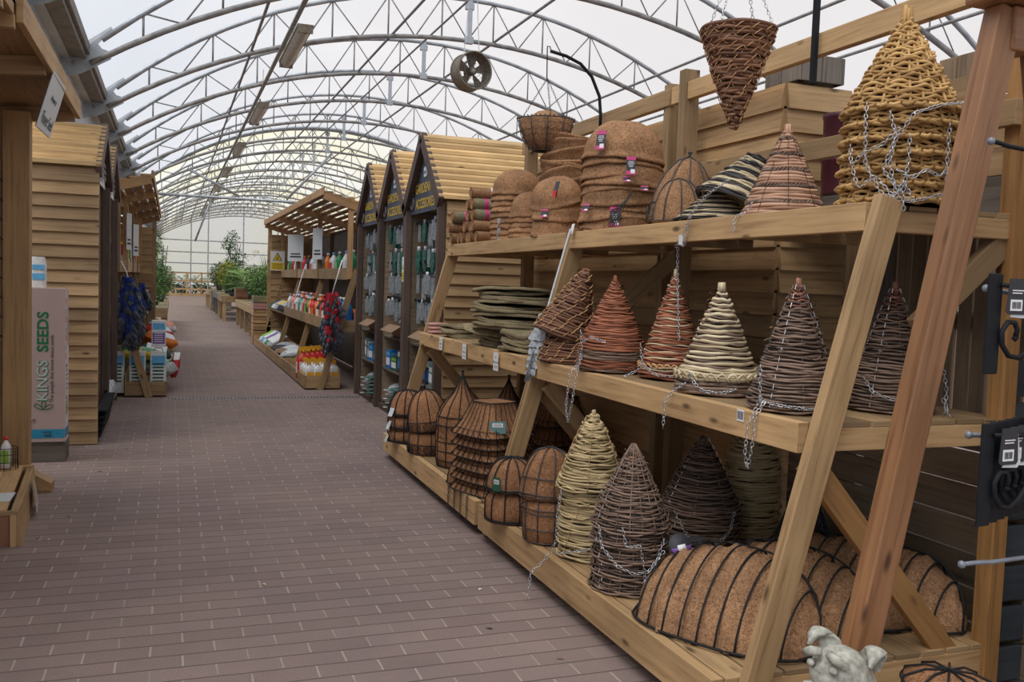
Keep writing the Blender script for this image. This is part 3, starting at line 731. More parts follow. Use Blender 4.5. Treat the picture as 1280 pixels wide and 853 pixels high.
def chain_mesh(pts, link=.02, wire=.0016, mat='chain'):
    """oval links strung along a polyline, turned alternately"""
    m = MB().mat(mat, True); pts = [Vector(p) for p in pts]
    seg = [0]
    for i in range(1, len(pts)): seg.append(seg[-1]+(pts[i]-pts[i-1]).length)
    tot = seg[-1]; n = max(1, int(tot/(link*.78)))
    def at(s):
        for i in range(1, len(pts)):
            if s <= seg[i] or i == len(pts)-1:
                d = seg[i]-seg[i-1]; return pts[i-1].lerp(pts[i], (s-seg[i-1])/d if d > 1e-9 else 0)
    for k in range(n):
        a, b = at(k/n*tot), at(min(tot, (k+1)/n*tot)); d = b-a
        if d.length < 1e-6: continue
        d.normalize(); s = d.orthogonal().normalized(); s = Matrix.Rotation((PI/2 if k % 2 else 0)+.3*math.sin(k*1.7), 3, d) @ s
        c = (a+b)/2; q = []
        for j in range(8):
            an = 2*PI*j/8; q.append(c+d*(math.cos(an)*link*.52)+s*(math.sin(an)*link*.3))
        m.tube(q, wire, 4, closed=True, rv=.5)
    return m
def sag(p0, p1, drop, n=10):
    p0, p1 = Vector(p0), Vector(p1); return [p0.lerp(p1, i/n)+Vector((0, 0, -4*drop*(i/n)*(1-i/n))) for i in range(n+1)]
def polar(R, a, z): return (R*math.cos(a), R*math.sin(a), z)
VIEW = -1.93   # direction (from a basket) of the aisle and camera
def chain_on(root, R, spec, z0=0):
    """spec: list of chains; each a list of (angle offset from VIEW, radius add, z)"""
    for c in spec:
        pts = [polar(R+b, VIEW+a, z) for a, b, z in c]
        out = []
        for i in range(len(pts)-1): out += sag(pts[i], pts[i+1], .0, 3)[:-1]
        out.append(pts[-1]); obj('chain', chain_mesh(out), root)
def nest(maker, name, cat, loc, n, dz, labels, grp, rz=0, jitter=.006, extra=None):
    """a stack of baskets nested into each other; the first built is the topmost"""
    m = maker(); x, y, z = loc
    me = m.mesh(name)
    for i in range(n):
        o = bpy.data.objects.new(name, me); COL.objects.link(o)
        o.location = (x+rnd.uniform(-jitter, jitter)*(i > 0), y+rnd.uniform(-jitter, jitter)*(i > 0), z+(n-1-i)*dz); o.rotation_euler = (0, 0, rz+i*1.1)
        tag(o, labels[i] if isinstance(labels, list) else labels % ordinal(i), cat, grp)
        if i == 0: top = o
    return top

# --- willow cones on the middle shelf, dark
MZ = 1.068
def st_willow(i, t): return ('willow_tip' if t > .86 or rnd.random() < .05 else 'willow', 1, 1)
def mk_willow(R, H, rows=44, nst=9):
    m = cone_basket(R, H, rows, .0052, st_willow, prof_bell, 18, .0045, 56, 4)
    wire_stitches(m, R, H, prof_bell, nst); loose_ends(m, 'willow', R, H, prof_bell, 26); spike_tip(m, 'willow_tip', H, .012, .015); return m
def solo(name, label, cat, m, loc, rot=None, grp=None, kind=None):
    o = obj(name, m, loc=loc); tag(o, label, cat, grp)
    if rot: o.rotation_euler = rot
    return o
wl = mk_willow(.166, .475)
me_willow = wl.mesh('willow_cone_basket')
o = solo('willow_cone_basket', 'tall dark willow cone basket with wire stitching, at the near corner of the shelf', 'basket', me_willow, (2.185, 2.84, MZ+.012))
chain_on(o, .172, [[(-.9, .01, .03), (-.5, .012, .022), (0, .012, .014), (.6, .012, .018), (1.1, .012, .04)], [(-.95, .01, .05), (-1.0, .02, .0), (-1.02, .05, -.05), (-1.05, .055, -.16), (-1.0, .05, -.22), (-.93, .05, -.14), (-.9, .045, -.02), (-.85, .01, .03)], [(-1.0, .008, .16), (-.98, .01, .08), (-.93, .012, .02)]])
o = dup(o, (2.6, 2.80, MZ+.012), (0, 0, 0), label='tall dark brown willow cone basket partly behind the red stained leg')
for c in list(o.children): bpy.data.objects.remove(c)
chain_on(o, .172, [[(-.9, .01, .12), (-.7, .012, .07), (-.3, .012, .045), (.1, .012, .06), (.4, .012, .12)], [(1.15, .012, .17), (1.2, .03, .08), (1.15, .03, -.02), (1.0, .05, -.1), (.95, .05, -.12), (.92, .05, -.02), (1.0, .02, .05)]])
# cream and brown banded cone
def st_cream(i, t):
    if i < 5: return ('willow', 1, 1.15)
    if i < 9: return ('cream', 2, 1.0)
    return ('cream', 1, 1.25) if i % 2 else ('willow', 1, .95)
def mk_cream():
    m = cone_basket(.180, .46, 40, .0062, st_cream, prof_bell, 14, .003, 56, 5)
    m.mat('cream', True)
    for k in range(26):   # plaited band
        a = k/26*2*PI
        m.tube([polar(.183, a+j*.06, .065+.02*math.sin(j*.75)) for j in range(6)], .0055, 5)
    loose_ends(m, 'willow', .18, .46, prof_bell, 14); spike_tip(m, 'cream', .46, .02, .004); return m
o = solo('banded_cone_basket', 'cream straw cone basket with thin brown bands and a plaited cream band near the base', 'basket', mk_cream(), (2.20, 3.37, MZ+.01))
chain_on(o, .185, [[(-.9, .006, .09), (-.7, .01, .04), (-.5, .012, .012), (-.1, .012, .01), (.2, .012, .03)], [(-.95, .008, .04), (-1.2, .03, .0), (-1.25, .06, -.04), (-1.25, .065, -.16)]])
solo('banded_cone_basket', 'cream straw cone basket half hidden behind the dark willow cone', 'basket', mk_cream(), (2.62, 3.38, MZ+.01), (0, 0, 1.4))
# red-brown and cream banded cone
def st_red(i, t):
    if i < 9: return ('cream' if i % 4 in (1, 2) and i > 2 else 'redtwig', 1, .9)
    return ('cream', 1, .85) if i % 4 == 0 else ('redtwig', 1, 1.1)
def mk_redband():
    m = cone_basket(.160, .52, 64, .0052, st_red, prof_bell, 12, .0025, 52, 4); spike_tip(m, 'cream', .52, .012, .01)
    m.mat('cane', True)
    for k in range(30):
        a = k/30*2*PI
        m.tube([polar(.163, a+j*.06, .06+.009*math.sin(j*1.2)) for j in range(5)], .004, 4)
    return m
o = solo('banded_cone_basket', 'tall red-brown cone basket with thin cream rings and a hanging chain down its front', 'basket', mk_redband(), (2.30, 3.93, MZ+.01))
chain_on(o, .04, [[(.0, -.02, .74), (.0, .0, .52), (.02, .03, .42), (.03, .065, .3), (.04, .1, .19)]])
chain_on(o, .165, [[(-1.2, .012, .16), (-1.1, .012, .08), (-1.2, .02, .03), (-1.3, .08, .0)], [(-1.2, .01, .07), (-.6, .014, .02), (.2, .014, .012), (.6, .03, -.0), (.5, .12, -.03), (.5, .14, -.13)]])
# small dark cone behind
solo('willow_cone_basket', 'dark reddish willow cone at the back between the two banded cones', 'basket', cone_basket(.16, .46, 40, .005, lambda i, t: ('redtwig' if i % 3 else 'willow', 1, 1), prof_bell, 16, .004, 40, 4), (2.62, 4.06, MZ+.01))
# red twig cone with dark band
def st_redtwig(i, t): return ('willow', 2, 1.1) if 5 <= i < 9 or i < 1 else ('redtwig', 2, .95)
def mk_redtwig():
    m = cone_basket(.178, .48, 40, .0058, st_redtwig, lambda t: 1.0 if t < .22 else (1-(t-.22)/.78)**.9, 12, .0022, 52, 4)
    loose_ends(m, 'willow', .18, .2, lambda t: 1, 24, .0018); spike_tip(m, 'redtwig', .48, .01, .01); return m
o = solo('twig_cone_basket', 'smooth red-brown twig cone basket with a dark twig band near its base', 'basket', mk_redtwig(), (2.16, 4.30, MZ+.012))
chain_on(o, .185, [[(-1.1, .012, .2), (-1.0, .012, .1), (-1.15, .02, .02), (-1.15, .06, -.02), (-1.15, .075, -.2), (-1.05, .075, -.27), (-.95, .075, -.18), (-.95, .05, -.02), (-1.0, .012, .08)], [(-1.0, .012, .14), (-.7, .014, .17), (-.3, .014, .15)]])
solo('twig_cone_basket', 'dark twig cone tip showing behind the smooth red-brown cone', 'basket', cone_basket(.15, .44, 36, .005, st_willow, prof_bell, 16, .004, 36, 4), (2.56, 4.42, MZ+.01))
# chunky rattan pair with cane crossings, nested and tilted
def mk_rattan(R=.165, H=.42):
    m = MB(); pf = lambda t: (1-t)**.8 if t < .98 else .03
    for i in range(15):
        t = i/15; m.mat('rattan', True)
        for j in range(2): wring(m, max(.012, R*pf(t)+rnd.uniform(-.002, .002)), t*H+j*.013, .0085, .003, 10, i*PI, 40, .004, 0, 6, jit=.003)
    m.mat('cane', True)
    for i in range(14):
        t = i/15; r = R*pf(t)+.011; n = max(4, int(14*r/R))
        for k in range(n):
            a = 2*PI*k/n+(i % 2)*.22
            m.tube([polar(r, a, t*H), polar(r+.003, a+.06*R/r, t*H+.012), polar(r*.965, a+.13*R/r, t*H+.028)], .0026, 4)
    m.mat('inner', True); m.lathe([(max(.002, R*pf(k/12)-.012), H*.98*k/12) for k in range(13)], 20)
    return m
rt = mk_rattan().mesh('rattan_cone_basket')
o = solo('rattan_cone_basket', 'chunky brown rattan cone with pale cane crossings, upright under its tilted twin', 'basket', rt, (2.13, 4.80, MZ+.012))
o.scale = (1, 1, .8)
o = solo('rattan_cone_basket', 'chunky brown rattan cone with pale cane crossings, tilted on top of its twin', 'basket', rt, (2.10, 4.83, MZ+.145), (0, .34, -.15))

# --- bottom shelf
BZ = .21
def st_w2(i, t): return ('willow_tip' if t > .8 and i % 2 else 'willow', 1, 1)
def mk_w2():
    m = cone_basket(.168, .36, 34, .0056, st_w2, prof_bell, 20, .0055, 56, 4); stakes(m, 'willow', .168, .36, prof_bell, 18, .003, .001)
    wire_stitches(m, .168, .36, prof_bell, 6); loose_ends(m, 'willow', .168, .36, prof_bell, 22); return m
top = nest(mk_w2, 'willow_cone_basket', 'basket', (1.875, 3.49, BZ+.008), 5, .066, 'grey-brown willow cone basket, %s in the stack at the front of the bottom shelf', 'front willow cone stack')
chain_on(top, .174, [[(-.9, .012, .02), (-.8, .016, -.06), (-.4, .02, -.13), (0, .02, -.16), (.3, .02, -.15), (.7, .02, -.07)], [(-.3, .012, .03), (-.2, .018, -.05), (.1, .018, -.04), (.2, .018, -.13), (.25, .02, -.2)], [(.75, .012, -.02), (.5, .016, -.12), (.2, .02, -.2)]])
# dark cone stack behind
def mk_w3():
    m = cone_basket(.2, .38, 36, .0054, lambda i, t: ('willow', 1, 1), prof_bell, 22, .005, 52, 4); wire_stitches(m, .2, .38, prof_bell, 8); return m
top = nest(mk_w3, 'willow_cone_basket', 'basket', (2.50, 3.93, BZ+.008), 4, .065, 'dark willow cone basket, %s in the shadowed stack behind the front cones', 'shadowed willow cone stack')
chain_on(top, .206, [[(-.8, .012, .02), (-.5, .016, -.08), (-.1, .02, -.16), (.2, .02, -.12), (.5, .02, -.06), (.6, .02, .03)]])
# reed cones
def mk_reed():
    m = cone_basket(.150, .36, 30, .0072, lambda i, t: ('reed', 1, 1.15 if i % 3 else .9), lambda t: (1-t)**.75 if t < .97 else .05, 10, .003, 44, 5)
    m.mat('reed', True)
    for k in range(90):
        t = rnd.uniform(0, .93); a = rnd.random()*6.3; r = .150*(1-t)**.75+.006
        m.tube([polar(r, a, t*.36), polar(r+.003, a+.25, t*.36+rnd.uniform(-.006, .01)), polar(r, a+.5, t*.36+rnd.uniform(-.01, .012))], .004, 4)
    m.mat('cane', True)
    for k in range(5):
        a = 2*PI*k/5+.4
        m.tube([polar(.150*(1-t)**.75+.011, a, t*.36) for t in [j*.09 for j in range(10)]], .0016, 3)
    spike_tip(m, 'reed', .36, .012, .012); return m
top = nest(mk_reed, 'reed_cone_basket', 'basket', (1.90, 3.95, BZ+.01), 6, .066, 'straw-coloured reed cone basket, %s in the tall pale stack on the bottom shelf', 'reed cone stack')
top.scale = (1.08, 1.08, 1.0)
chain_on(top, .155, [[(.2, .012, .02), (.15, .02, -.07), (.0, .02, -.12)], [(-.9, .02, .0), (-.95, .03, -.12), (-.95, .03, -.24), (-1.1, .035, -.30), (-1.15, .07, -.35), (-1.2, .12, -.40), (-1.2, .13, -.52)], [(-.9, .03, -.3), (-.5, .02, -.28), (.1, .02, -.25), (.5, .02, -.27)]])
nest(mk_reed, 'reed_cone_basket', 'basket', (2.86, 4.02, BZ+.01), 7, .06, 'straw-coloured reed cone basket, %s in the dim stack at the very back', 'dim reed stack')
o = solo('wire_cone_basket', 'thin dark wire mesh cone basket in the shadow behind the coir troughs', 'basket', MB(), (2.78, 3.48, BZ+.01))
m = MB(); stakes(m, 'wire_grey', .2, .46, prof_cone, 14, .002, 0); [wring(m, .2*(1-i/16), .46*i/16, .002, 0, 8, 0, 32) for i in range(16)]
m.mat('inner', True); m.lathe([(.19*(1-k/8)+.002, .45*k/8) for k in range(9)], 20); wire_stitches(m, .2, .46, prof_cone, 8, .003)
o.data = m.mesh('wire_cone_basket')
# --- coir and wire
def nz3(seed):
    p = [random.Random(seed).uniform(0, 6.28) for _ in range(6)]
    def f(a, z): return math.sin(2*a+p[0]+z*9)*.4+math.sin(5*a+p[1]-z*14)*.3+math.sin(9*a+p[2]+z*30)*.18+math.sin(14*a+p[3]+z*11)*.12
    return f
def coir_shell(m, prof, seed=1, amp=.006, th=.014, n=44, mat='coir', base_wave=.006):
    """prof: list of (r, z) from base rim to crown; a thick felt shell, open below"""
    f = nz3(seed); m.mat(mat, True); H = prof[-1][1]
    def no(r, z, a):
        k = min(1, r/.06); return (r+amp*f(a, z)*k, z+base_wave*f(a+1, 0)*(1-min(1, z/H*2.5))+amp*.4*f(a*2, z)*k)
    inner = [(max(.001, r-th), max(0, z-th*.7)) for r, z in prof[::-1]]
    full = prof+inner
    b = [(prof[0][0]-th*.5, -.004)]
    m.lathe(inner+b+prof, n, noise=no)
def dome_prof(R, H, p=.5, n=12, bulge=0): return [(R*((1-(k/n)**2)**p if k < n else .0)+bulge*math.sin(PI*k/n)+.0005, H*k/n) for k in range(n+1)]
def wires(m, prof, nribs, rings, off=.006, th=.0035, mat='wire', finial=True, ringth=None):
    m.mat(mat, True)
    def R_at(z):
        for i in range(1, len(prof)):
            if z <= prof[i][1]:
                a, b = prof[i-1], prof[i]; t = (z-a[1])/(b[1]-a[1]) if b[1] > a[1] else 0; return a[0]+(b[0]-a[0])*t
        return prof[-1][0]
    for k in range(nribs):
        a = 2*PI*k/nribs+.13
        m.tube([polar(r+off*(1 if r > .02 else 0), a, z+off*.6) for r, z in prof], th, 5)
    for z in rings: wring(m, R_at(z)+off+.001, z+.002, (ringth or th), 0, 8, 0, 40, 0, 0, 5)
    if finial: H = prof[-1][1]; m.lathe([(.003, H), (.008, H+.004), (.005, H+.012), (.012, H+.02), (.012, H+.026), (.001, H+.034)], 10)
def coir_wire(name, label, loc, prof, nribs, rings, seed, mat='coir_rust', wm='wire', th=.0035, finial=True, grp=None, rz=0, scroll=None, rot=None, cat='basket', amp=.006):
    r = empty(name, label, cat, loc, rz, grp)
    if rot: r.rotation_euler = rot
    m = MB(); coir_shell(m, prof, seed, amp, mat=mat); obj('coir_liner', m, r)
    m = MB(); wires(m, prof, nribs, rings, th=th, mat=wm, finial=finial)
    if scroll:
        z0, z1, n = scroll; R = prof[0][0]+.009
        for k in range(n):
            a = 2*PI*k/n; zc = (z0+z1)/2; q = (z1-z0)*.4
            m.tube([polar(R, a+(q*math.cos(s*PI/5))/R, zc+q*math.sin(s*PI/5)) for s in range(10)], th*.8, 4, closed=True)
            m.tube([polar(R, a+(q*.45*math.cos(s*PI/4))/R, zc+q*.45*math.sin(s*PI/4)) for s in range(7)], th*.7, 4)
    obj('wire_frame', m, r); return r
# round cages, bottom shelf, between the two units
p = dome_prof(.135, .17, .42)
for i, (z, rx) in enumerate(((.175, .05), (.0, 0))):
    coir_wire('wire_hanging_basket', ['black wire dome basket of coir with a green label, on top of its twin', 'black wire dome basket of coir, under the one with the green label'][i], (1.76, 4.66, BZ+.006+z), [p, [(.135, 0), (.14, .05), (.136, .12), (.115, .158), (.001, .165)]][i], 11, (.002, .012), 3+i, th=.0038, finial=False, rot=(rx, -rx*.6, 0)).children
r = [o for o in bpy.data.objects if o.get('label', '').startswith('black wire dome basket of coir with')][0]
def card_tag(parent, a, R, z, w_, h_, mat, name='label_card', bar=True, tilt=0):
    e = bpy.data.objects.new(name, None); 
    m = MB().mat(mat); m.box(-w_/2, w_/2, -.0012, 0, -h_/2, h_/2)
    o = obj(name, m, parent, polar(R, a, z)); o.rotation_euler = (tilt, 0, a+PI/2)
    if bar:
        m = MB().mat('white'); m.box(-w_*.32, w_*.32, -.002, -.0012, h_*.02, h_*.34); s = obj('sticker', m, o)
        m = MB().mat('ink'); x = -w_*.26
        while x < w_*.26: m.box(x, x+.0016, -.0026, -.002, h_*.06, h_*.29, 'z'); x += .0038
        obj('barcode', m, o)
    return o
card_tag(r, VIEW-.55, .153, .05, .05, .075, 'dgreen')
r = coir_wire('wire_hanging_basket', 'tall round wire basket with bulging coir leaning against the straw reed cones, topmost of two', (1.80, 4.25, BZ+.215), dome_prof(.138, .26, .42), 10, (.005, .02, .1), 8, th=.003, finial=False, wm='wire_grey', rot=(-.08, .1, 0))
r = coir_wire('wire_hanging_basket', 'round wire basket with bulging coir under the tall one beside the reed cones', (1.81, 4.24, BZ+.006), [(.122, 0), (.132, .08), (.134, .16), (.126, .2), (.08, .228), (.001, .232)], 10, (.004, .07, .15, .17), 9, th=.003, finial=False, wm='wire_grey')
card_tag(r, VIEW+.45, .134, .05, .05, .1, 'black2', bar=False)
# flared square baskets
def sq(prof, k=.5):
    return prof
def flare_basket(label, loc, grp, top=True, seed=4):
    r = empty('flared_wire_basket', label, 'basket', loc, .35, grp)
    def R(a, z):   # squarish flare
        t = z/.2; c = 1/max(abs(math.cos(a)), abs(math.sin(a))); c = 1+(min(c, 1.3)-1)*.75
        return (.185-.075*t+.03*(1-t)**3)*c
    f = nz3(seed); m = MB().mat('coir_rust', True)
    m.grid(lambda u, v: polar(R(2*PI*u, .2*v)-.006+.004*f(2*PI*u, v*.2), 2*PI*u, .2*v+.004*f(u*9, 0)*(1-v)), 60, 10, cu=True)
    m.grid(lambda u, v: polar(R(2*PI*u, .2)*(1-v)*.97+.001, 2*PI*u, .2-.012*math.sin(PI*v)*.5), 40, 5, cu=True)
    m.grid(lambda u, v: polar(R(2*PI*u, .2*v)-.02, 2*PI*u, .2*v-.002), 40, 4, cu=True)
    obj('coir_liner', m, r)
    m = MB().mat('wire', True)
    for k in range(26): a = 2*PI*k/26; m.tube([polar(R(a, z)+.004, a, z) for z in (.0, .03, .07, .12, .2)], .0024, 4)
    for z, tt in ((0, .004), (.2, .004), (.035, .002)): m.tube([polar(R(2*PI*k/48, z)+.005, 2*PI*k/48, z) for k in range(48)], tt, 5, closed=True)
    for k in range(26):
        a = 2*PI*k/26; b = 2*PI*(k+.5)/26; m.tube([polar(R(a, .03)+.006, a, .035), polar(R(b, 0)+.006, b, .002)], .002, 4)
    obj('wire_frame', m, r); return r
f0 = flare_basket('flared square wire basket with coir and a grey-green card, topmost of the flared stack', (1.90, 5.39, BZ+.36), 'flared wire basket stack')
for i in range(5): dup(f0, (1.90+rnd.uniform(-.008, .008), 5.39+rnd.uniform(-.008, .008), BZ+.29-.0705*i), (0, 0, .35+rnd.uniform(-.05, .05)), label='flared square wire basket, %s in the flared stack on the bottom shelf' % ordinal(i+1))
card_tag(f0, VIEW-.2, .207, .065, .10, .075, 'teal', tilt=-.25)
coir_wire('wire_hanging_basket', 'small coir filled basket poking out low in front of the flared stack', (1.745, 5.60, BZ+.006), dome_prof(.07, .15, .5), 6, (.004,), 12, finial=False)
# onion domes
onion = [(.158, 0), (.168, .04), (.172, .10), (.163, .16), (.140, .22), (.104, .27), (.068, .31), (.042, .35), (.024, .39), (.012, .43), (.004, .455)]
for i in range(4):
    o = coir_wire('onion_dome_basket', ['onion-dome wire basket with a tall pointed finial and coir lining, topmost of its stack', 'onion-dome basket rim, second in the pointed stack', 'onion-dome basket rim, third in the pointed stack', 'onion-dome basket, lowest in the pointed stack'][i], (1.93, 6.16, BZ+.195-.065*i), onion if i == 0 else [(r_, z_) for r_, z_ in onion[:4]]+[(.08, .18), (.001, .185)], 12, (.004, .012, .1, .16) if i == 0 else (.004, .05), 20+i, finial=i == 0, grp='onion dome stack')
    if i == 0: card_tag(o, VIEW-.9, .165, .03, .05, .06, 'dgreen', bar=False)
# decorated domes
dp = dome_prof(.162, .30, .50)
for i in range(2):
    coir_wire('scroll_band_basket', ['coir dome basket with a band of wire circles and round knob, tilted on its twin', 'coir dome basket with a band of wire circles, standing under its tilted twin'][i], (1.84+.0*i, 6.66, BZ+.19-.184*i), dp if i == 0 else [(.158, 0), (.158, .1), (.150, .15), (.08, .175), (.001, .18)], 10, (.004, .07), 30+i, finial=i == 0, scroll=(.008, .066, 16), rot=(0, -.16 if i == 0 else 0, 0))
# small round domes at the far end
for i in range(3):
    o = coir_wire('wire_hanging_basket', ['round coir dome basket with black rim, topmost at the far end of its shelf', 'round coir dome basket, middle of three at the far end of its shelf', 'round coir dome basket, lowest of three at the far end of its shelf'][i], (1.79, 7.17, BZ+.22-.107*i), dome_prof(.15, .20, .42) if i == 0 else [(.15, 0), (.15, .07), (.13, .1), (.001, .11)], 12, (.004, .014), 40+i, th=.0042, finial=False)
    for q in ((-.75,) if i else (-.75,)): card_tag(o, VIEW+q-.2*i, .165, .03, .05, .07, 'paper', bar=False, tilt=-.4)
coir_wire('onion_dome_basket', 'dim pointed coir basket in the shadow behind the onion dome stack', (2.35, 6.35, BZ+.14), onion, 10, (.004, .1), 51)
for i in range(3):
    f1 = dup(f0, (2.68, 6.15-.0*i, BZ+.01+.14*i-(.0)), (0, 0, .1), label='dark flared coir basket, %s of three in shadow behind the leaning leg' % ['lowest', 'middle', 'topmost'][i])
    for c in list(f1.children):
        if c.name.startswith('label_card'):
            for g_ in list(c.children): bpy.data.objects.remove(g_)
            bpy.data.objects.remove(c)

# troughs
def trough(label, loc, W, D, H, rz, seed, nr=8):
    """D-shaped wall trough lying on its open side: local x is its length, -y its rounded front"""
    r = empty('wall_trough_basket', label, 'wall trough', loc, rz); f = nz3(seed)
    def P(u, v, o=0):
        s = 2*u-1; e = max(0, 1-abs(s)**2.6)**.5; an = PI*v
        y = -math.cos(an)*(D/2)*(.12+.88*e)+.20*D*math.sin(an)*e; z = math.sin(an)**.85*H*e
        q = .018*f(u*7+v*2, v*.1)+.013*f(u*17, v*.25)+.005*f(u*41+v*9, v) if o == 0 else 0
        n = Vector((s*.35, -math.cos(an), math.sin(an)+.01)).normalized()*(o-.016+q)
        return (W*(u-.5)+n.x, y+n.y, max(0.001, z+n.z))
    m = MB().mat('coir', True); m.grid(lambda u, v: P(u, v), 56, 26); obj('coir_liner', m, r)
    m = MB().mat('wire', True)
    for k in range(nr):
        u = .05+.90*(k+.5)/nr; m.tube([P(u, v/18, .012) for v in range(19)], .0042, 6)
    m.tube([P(u/28, .60, .014) for u in range(0, 29)], .0048, 6)
    rim = [P(u/24, 0, .012) for u in range(25)]+[P(1-u/24, 1, .012) for u in range(25)]
    m.tube([(p[0], p[1], .006) for p in rim], .0055, 6, closed=True); obj('wire_frame', m, r); r['label'] = label; return r, P
TZ = BZ+.006
t1, tp = trough('long wall trough of black wire bars over bulging coir, with a round purple label', (1.995, 2.93, TZ), .74, .46, .305, -1.05, 5, 9)
m = MB().mat('black2', True)
m.lathe([(.001, .004), (.046, .003), (.047, 0), (.001, -.001)], 24); m.mat('purple'); m.poly([(.044*math.cos(a), .044*math.sin(a), .0045) for a in [PI+.2+i*(PI-.4)/10 for i in range(11)]], (0, 0, .0006)); m.mat('white'); m.box(-.014, .02, -.022, .0, .0045, .0052)
o = obj('round_label', m, t1, tp(.20, .44, .028)); o.rotation_euler = (1.05, -.2, .9)
trough('second coir wall trough, between the purple-labelled one and the pale leg', (2.27, 2.97, TZ), .74, .38, .29, -1.1, 6, 9)
trough('third coir wall trough, seen between the pale leg and the red stained leg', (2.55, 3.06, TZ), .74, .36, .29, -1.15, 7, 9)
trough('fourth coir wall trough, farthest from the aisle behind the diagonal brace', (2.79, 2.92, TZ), .60, .28, .26, -1.3, 9, 7)
s = MB().mat('black2'); s.poly([(-.05, -.03, 0), (.05, -.036, 0), (.06, .03, 0), (-.045, .036, 0)], (0, 0, .0015)); tag(obj('hang_card', s, loc=(2.06, 3.28, .46), rz=.3), 'dark card lying on top of the second coir trough', 'card')

# --- top shelf
TZ2 = 1.825
def mk_gold():
    R, H = .196, .352; m = MB()
    rows = 17
    for i in range(rows):
        t = i/rows; r = max(.014, R*(1-t)**.88); m.mat('gold', True)
        ww = max(6, 2*int(26*(.25+.75*r/R)/2))
        for j in range(2 if t > .0 else 1):
            wring(m, r, t*H+j*H/rows*.45, .0062 if t > 0 else .009, .0085*(.35+.65*r/R), ww, (i % 2)*PI, max(28, int(ww*5)), .001, (.006 if j else -.004), 5, jit=.001)
    m.mat('gold', True)
    for k in range(26):
        a = 2*PI*k/26
        m.tube([polar(R*(1-t)**.88*1.0, a, t*H) for t in [j*.12 for j in range(8)]], .0055, 5)
    for k in range(9): m.tube([polar(.020, k*.7, H*.88), polar(.017, k*.7, H*.99), polar(.013, k*.7, H+.028+.006*(k % 3))], .0065, 5)
    for k in range(30):     # turned-down rim
        a = 2*PI*k/30
        m.tube([polar(R+.004, a, .008), polar(R+.013, a+.08, .003), polar(R+.004, a+.17, .010)], .0075, 5)
    m.mat('inner', True); m.lathe([(max(.002, (R-.014)*(1-k/12)**.88), H*.97*k/12) for k in range(13)], 24)
    return m
top = nest(mk_gold, 'golden_rattan_cone', 'basket', (2.47, 2.68, TZ2+.012), 7, .0535, 'golden-brown rattan cone basket, %s in the chain-draped stack on the top shelf', 'golden rattan cone stack', jitter=.004)
chs = [[(-.95, .01, .02), (-.9, .03, -.04), (-.85, .035, -.2), (-.6, .035, -.3), (-.2, .03, -.33), (.3, .03, -.3), (.8, .03, -.22), (1.1, .03, -.18)],
       [(1.1, .015, .04), (.7, .02, .02), (.2, .03, -.0), (-.2, .03, -.03), (-.45, .03, -.12), (-.6, .03, -.22), (-.3, .03, -.3)],
       [(-.55, .02, -.02), (-.45, .03, -.1), (-.5, .03, -.2), (-.4, .03, -.3)],
       [(-.25, .03, -.1), (-.25, .032, -.2), (-.3, .035, -.29), (-.28, .035, -.36)],
       [(.35, .03, -.06), (.34, .03, -.18), (.36, .033, -.3), (.38, .036, -.34)],
       [(1.15, .02, -.15), (1.1, .035, -.22), (1.15, .035, -.3), (1.1, .035, -.34)],
       [(-1.2, .02, -.12), (-1.1, .035, -.2), (-.9, .035, -.16), (-.6, .03, -.13), (-.4, .03, -.08)],
       [(-1.1, .03, -.2), (-.95, .035, -.28), (-.7, .035, -.24), (-.4, .035, -.32), (-.3, .035, -.26), (-.15, .035, -.33)],
       [(-1.15, .03, -.33), (-.9, .035, -.35), (-.6, .035, -.34), (-.4, .035, -.3)],
       [(-.4, .036, -.22), (-.2, .036, -.25), (0, .036, -.22), (.2, .034, -.24), (.5, .034, -.2), (.6, .034, -.17)]]
chain_on(top, .2, chs)
# pink-brown banded cone
def mk_pink():
    m = MB(); R, H = .172, .36
    for i in range(26):
        t = i/26; r = max(.012, R*(1-t)**.9); m.mat('pinkfibre', True)
        dark = i % 5 == 3
        if dark:
            m.mat('willow', True)
            for k in range(int(60*r/R)+6):
                a = 2*PI*k/(int(60*r/R)+6); m.tube([polar(r+.003, a, t*H-.004), polar(r+.007, a+.03*R/r, t*H+.004), polar(r+.002, a+.07*R/r, t*H+.012)], .0032, 4)
        wring(m, r, t*H, .0085, .0015, 12, i, 44, .002, 0, 5, jit=.003)
    m.mat('inner', True)
    for k in range(9):
        a = 2*PI*k/9; m.tube([polar(R*(1-t)**.9+.0105, a, t*H) for t in [j*.1 for j in range(10)]], .0012, 3)
    m.mat('pinkfibre', True)
    for k in range(5): m.tube([polar(.01, k*1.3, H*.9), polar(.008, k*1.3, H+.022)], .006, 5)
    m.lathe([(max(.002, (R-.01)*(1-k/12)**.9), H*.97*k/12) for k in range(13)], 24)
    return m
pk = solo('banded_cone_basket', 'pinkish brown cone basket with rope-like bands on the top shelf', 'basket', mk_pink(), (2.44, 3.30, TZ2+.012))
chain_on(pk, .178, [[(-1.0, .01, .04), (-1.1, .02, .0), (-1.2, .06, -.02), (-1.2, .07, -.08)]])
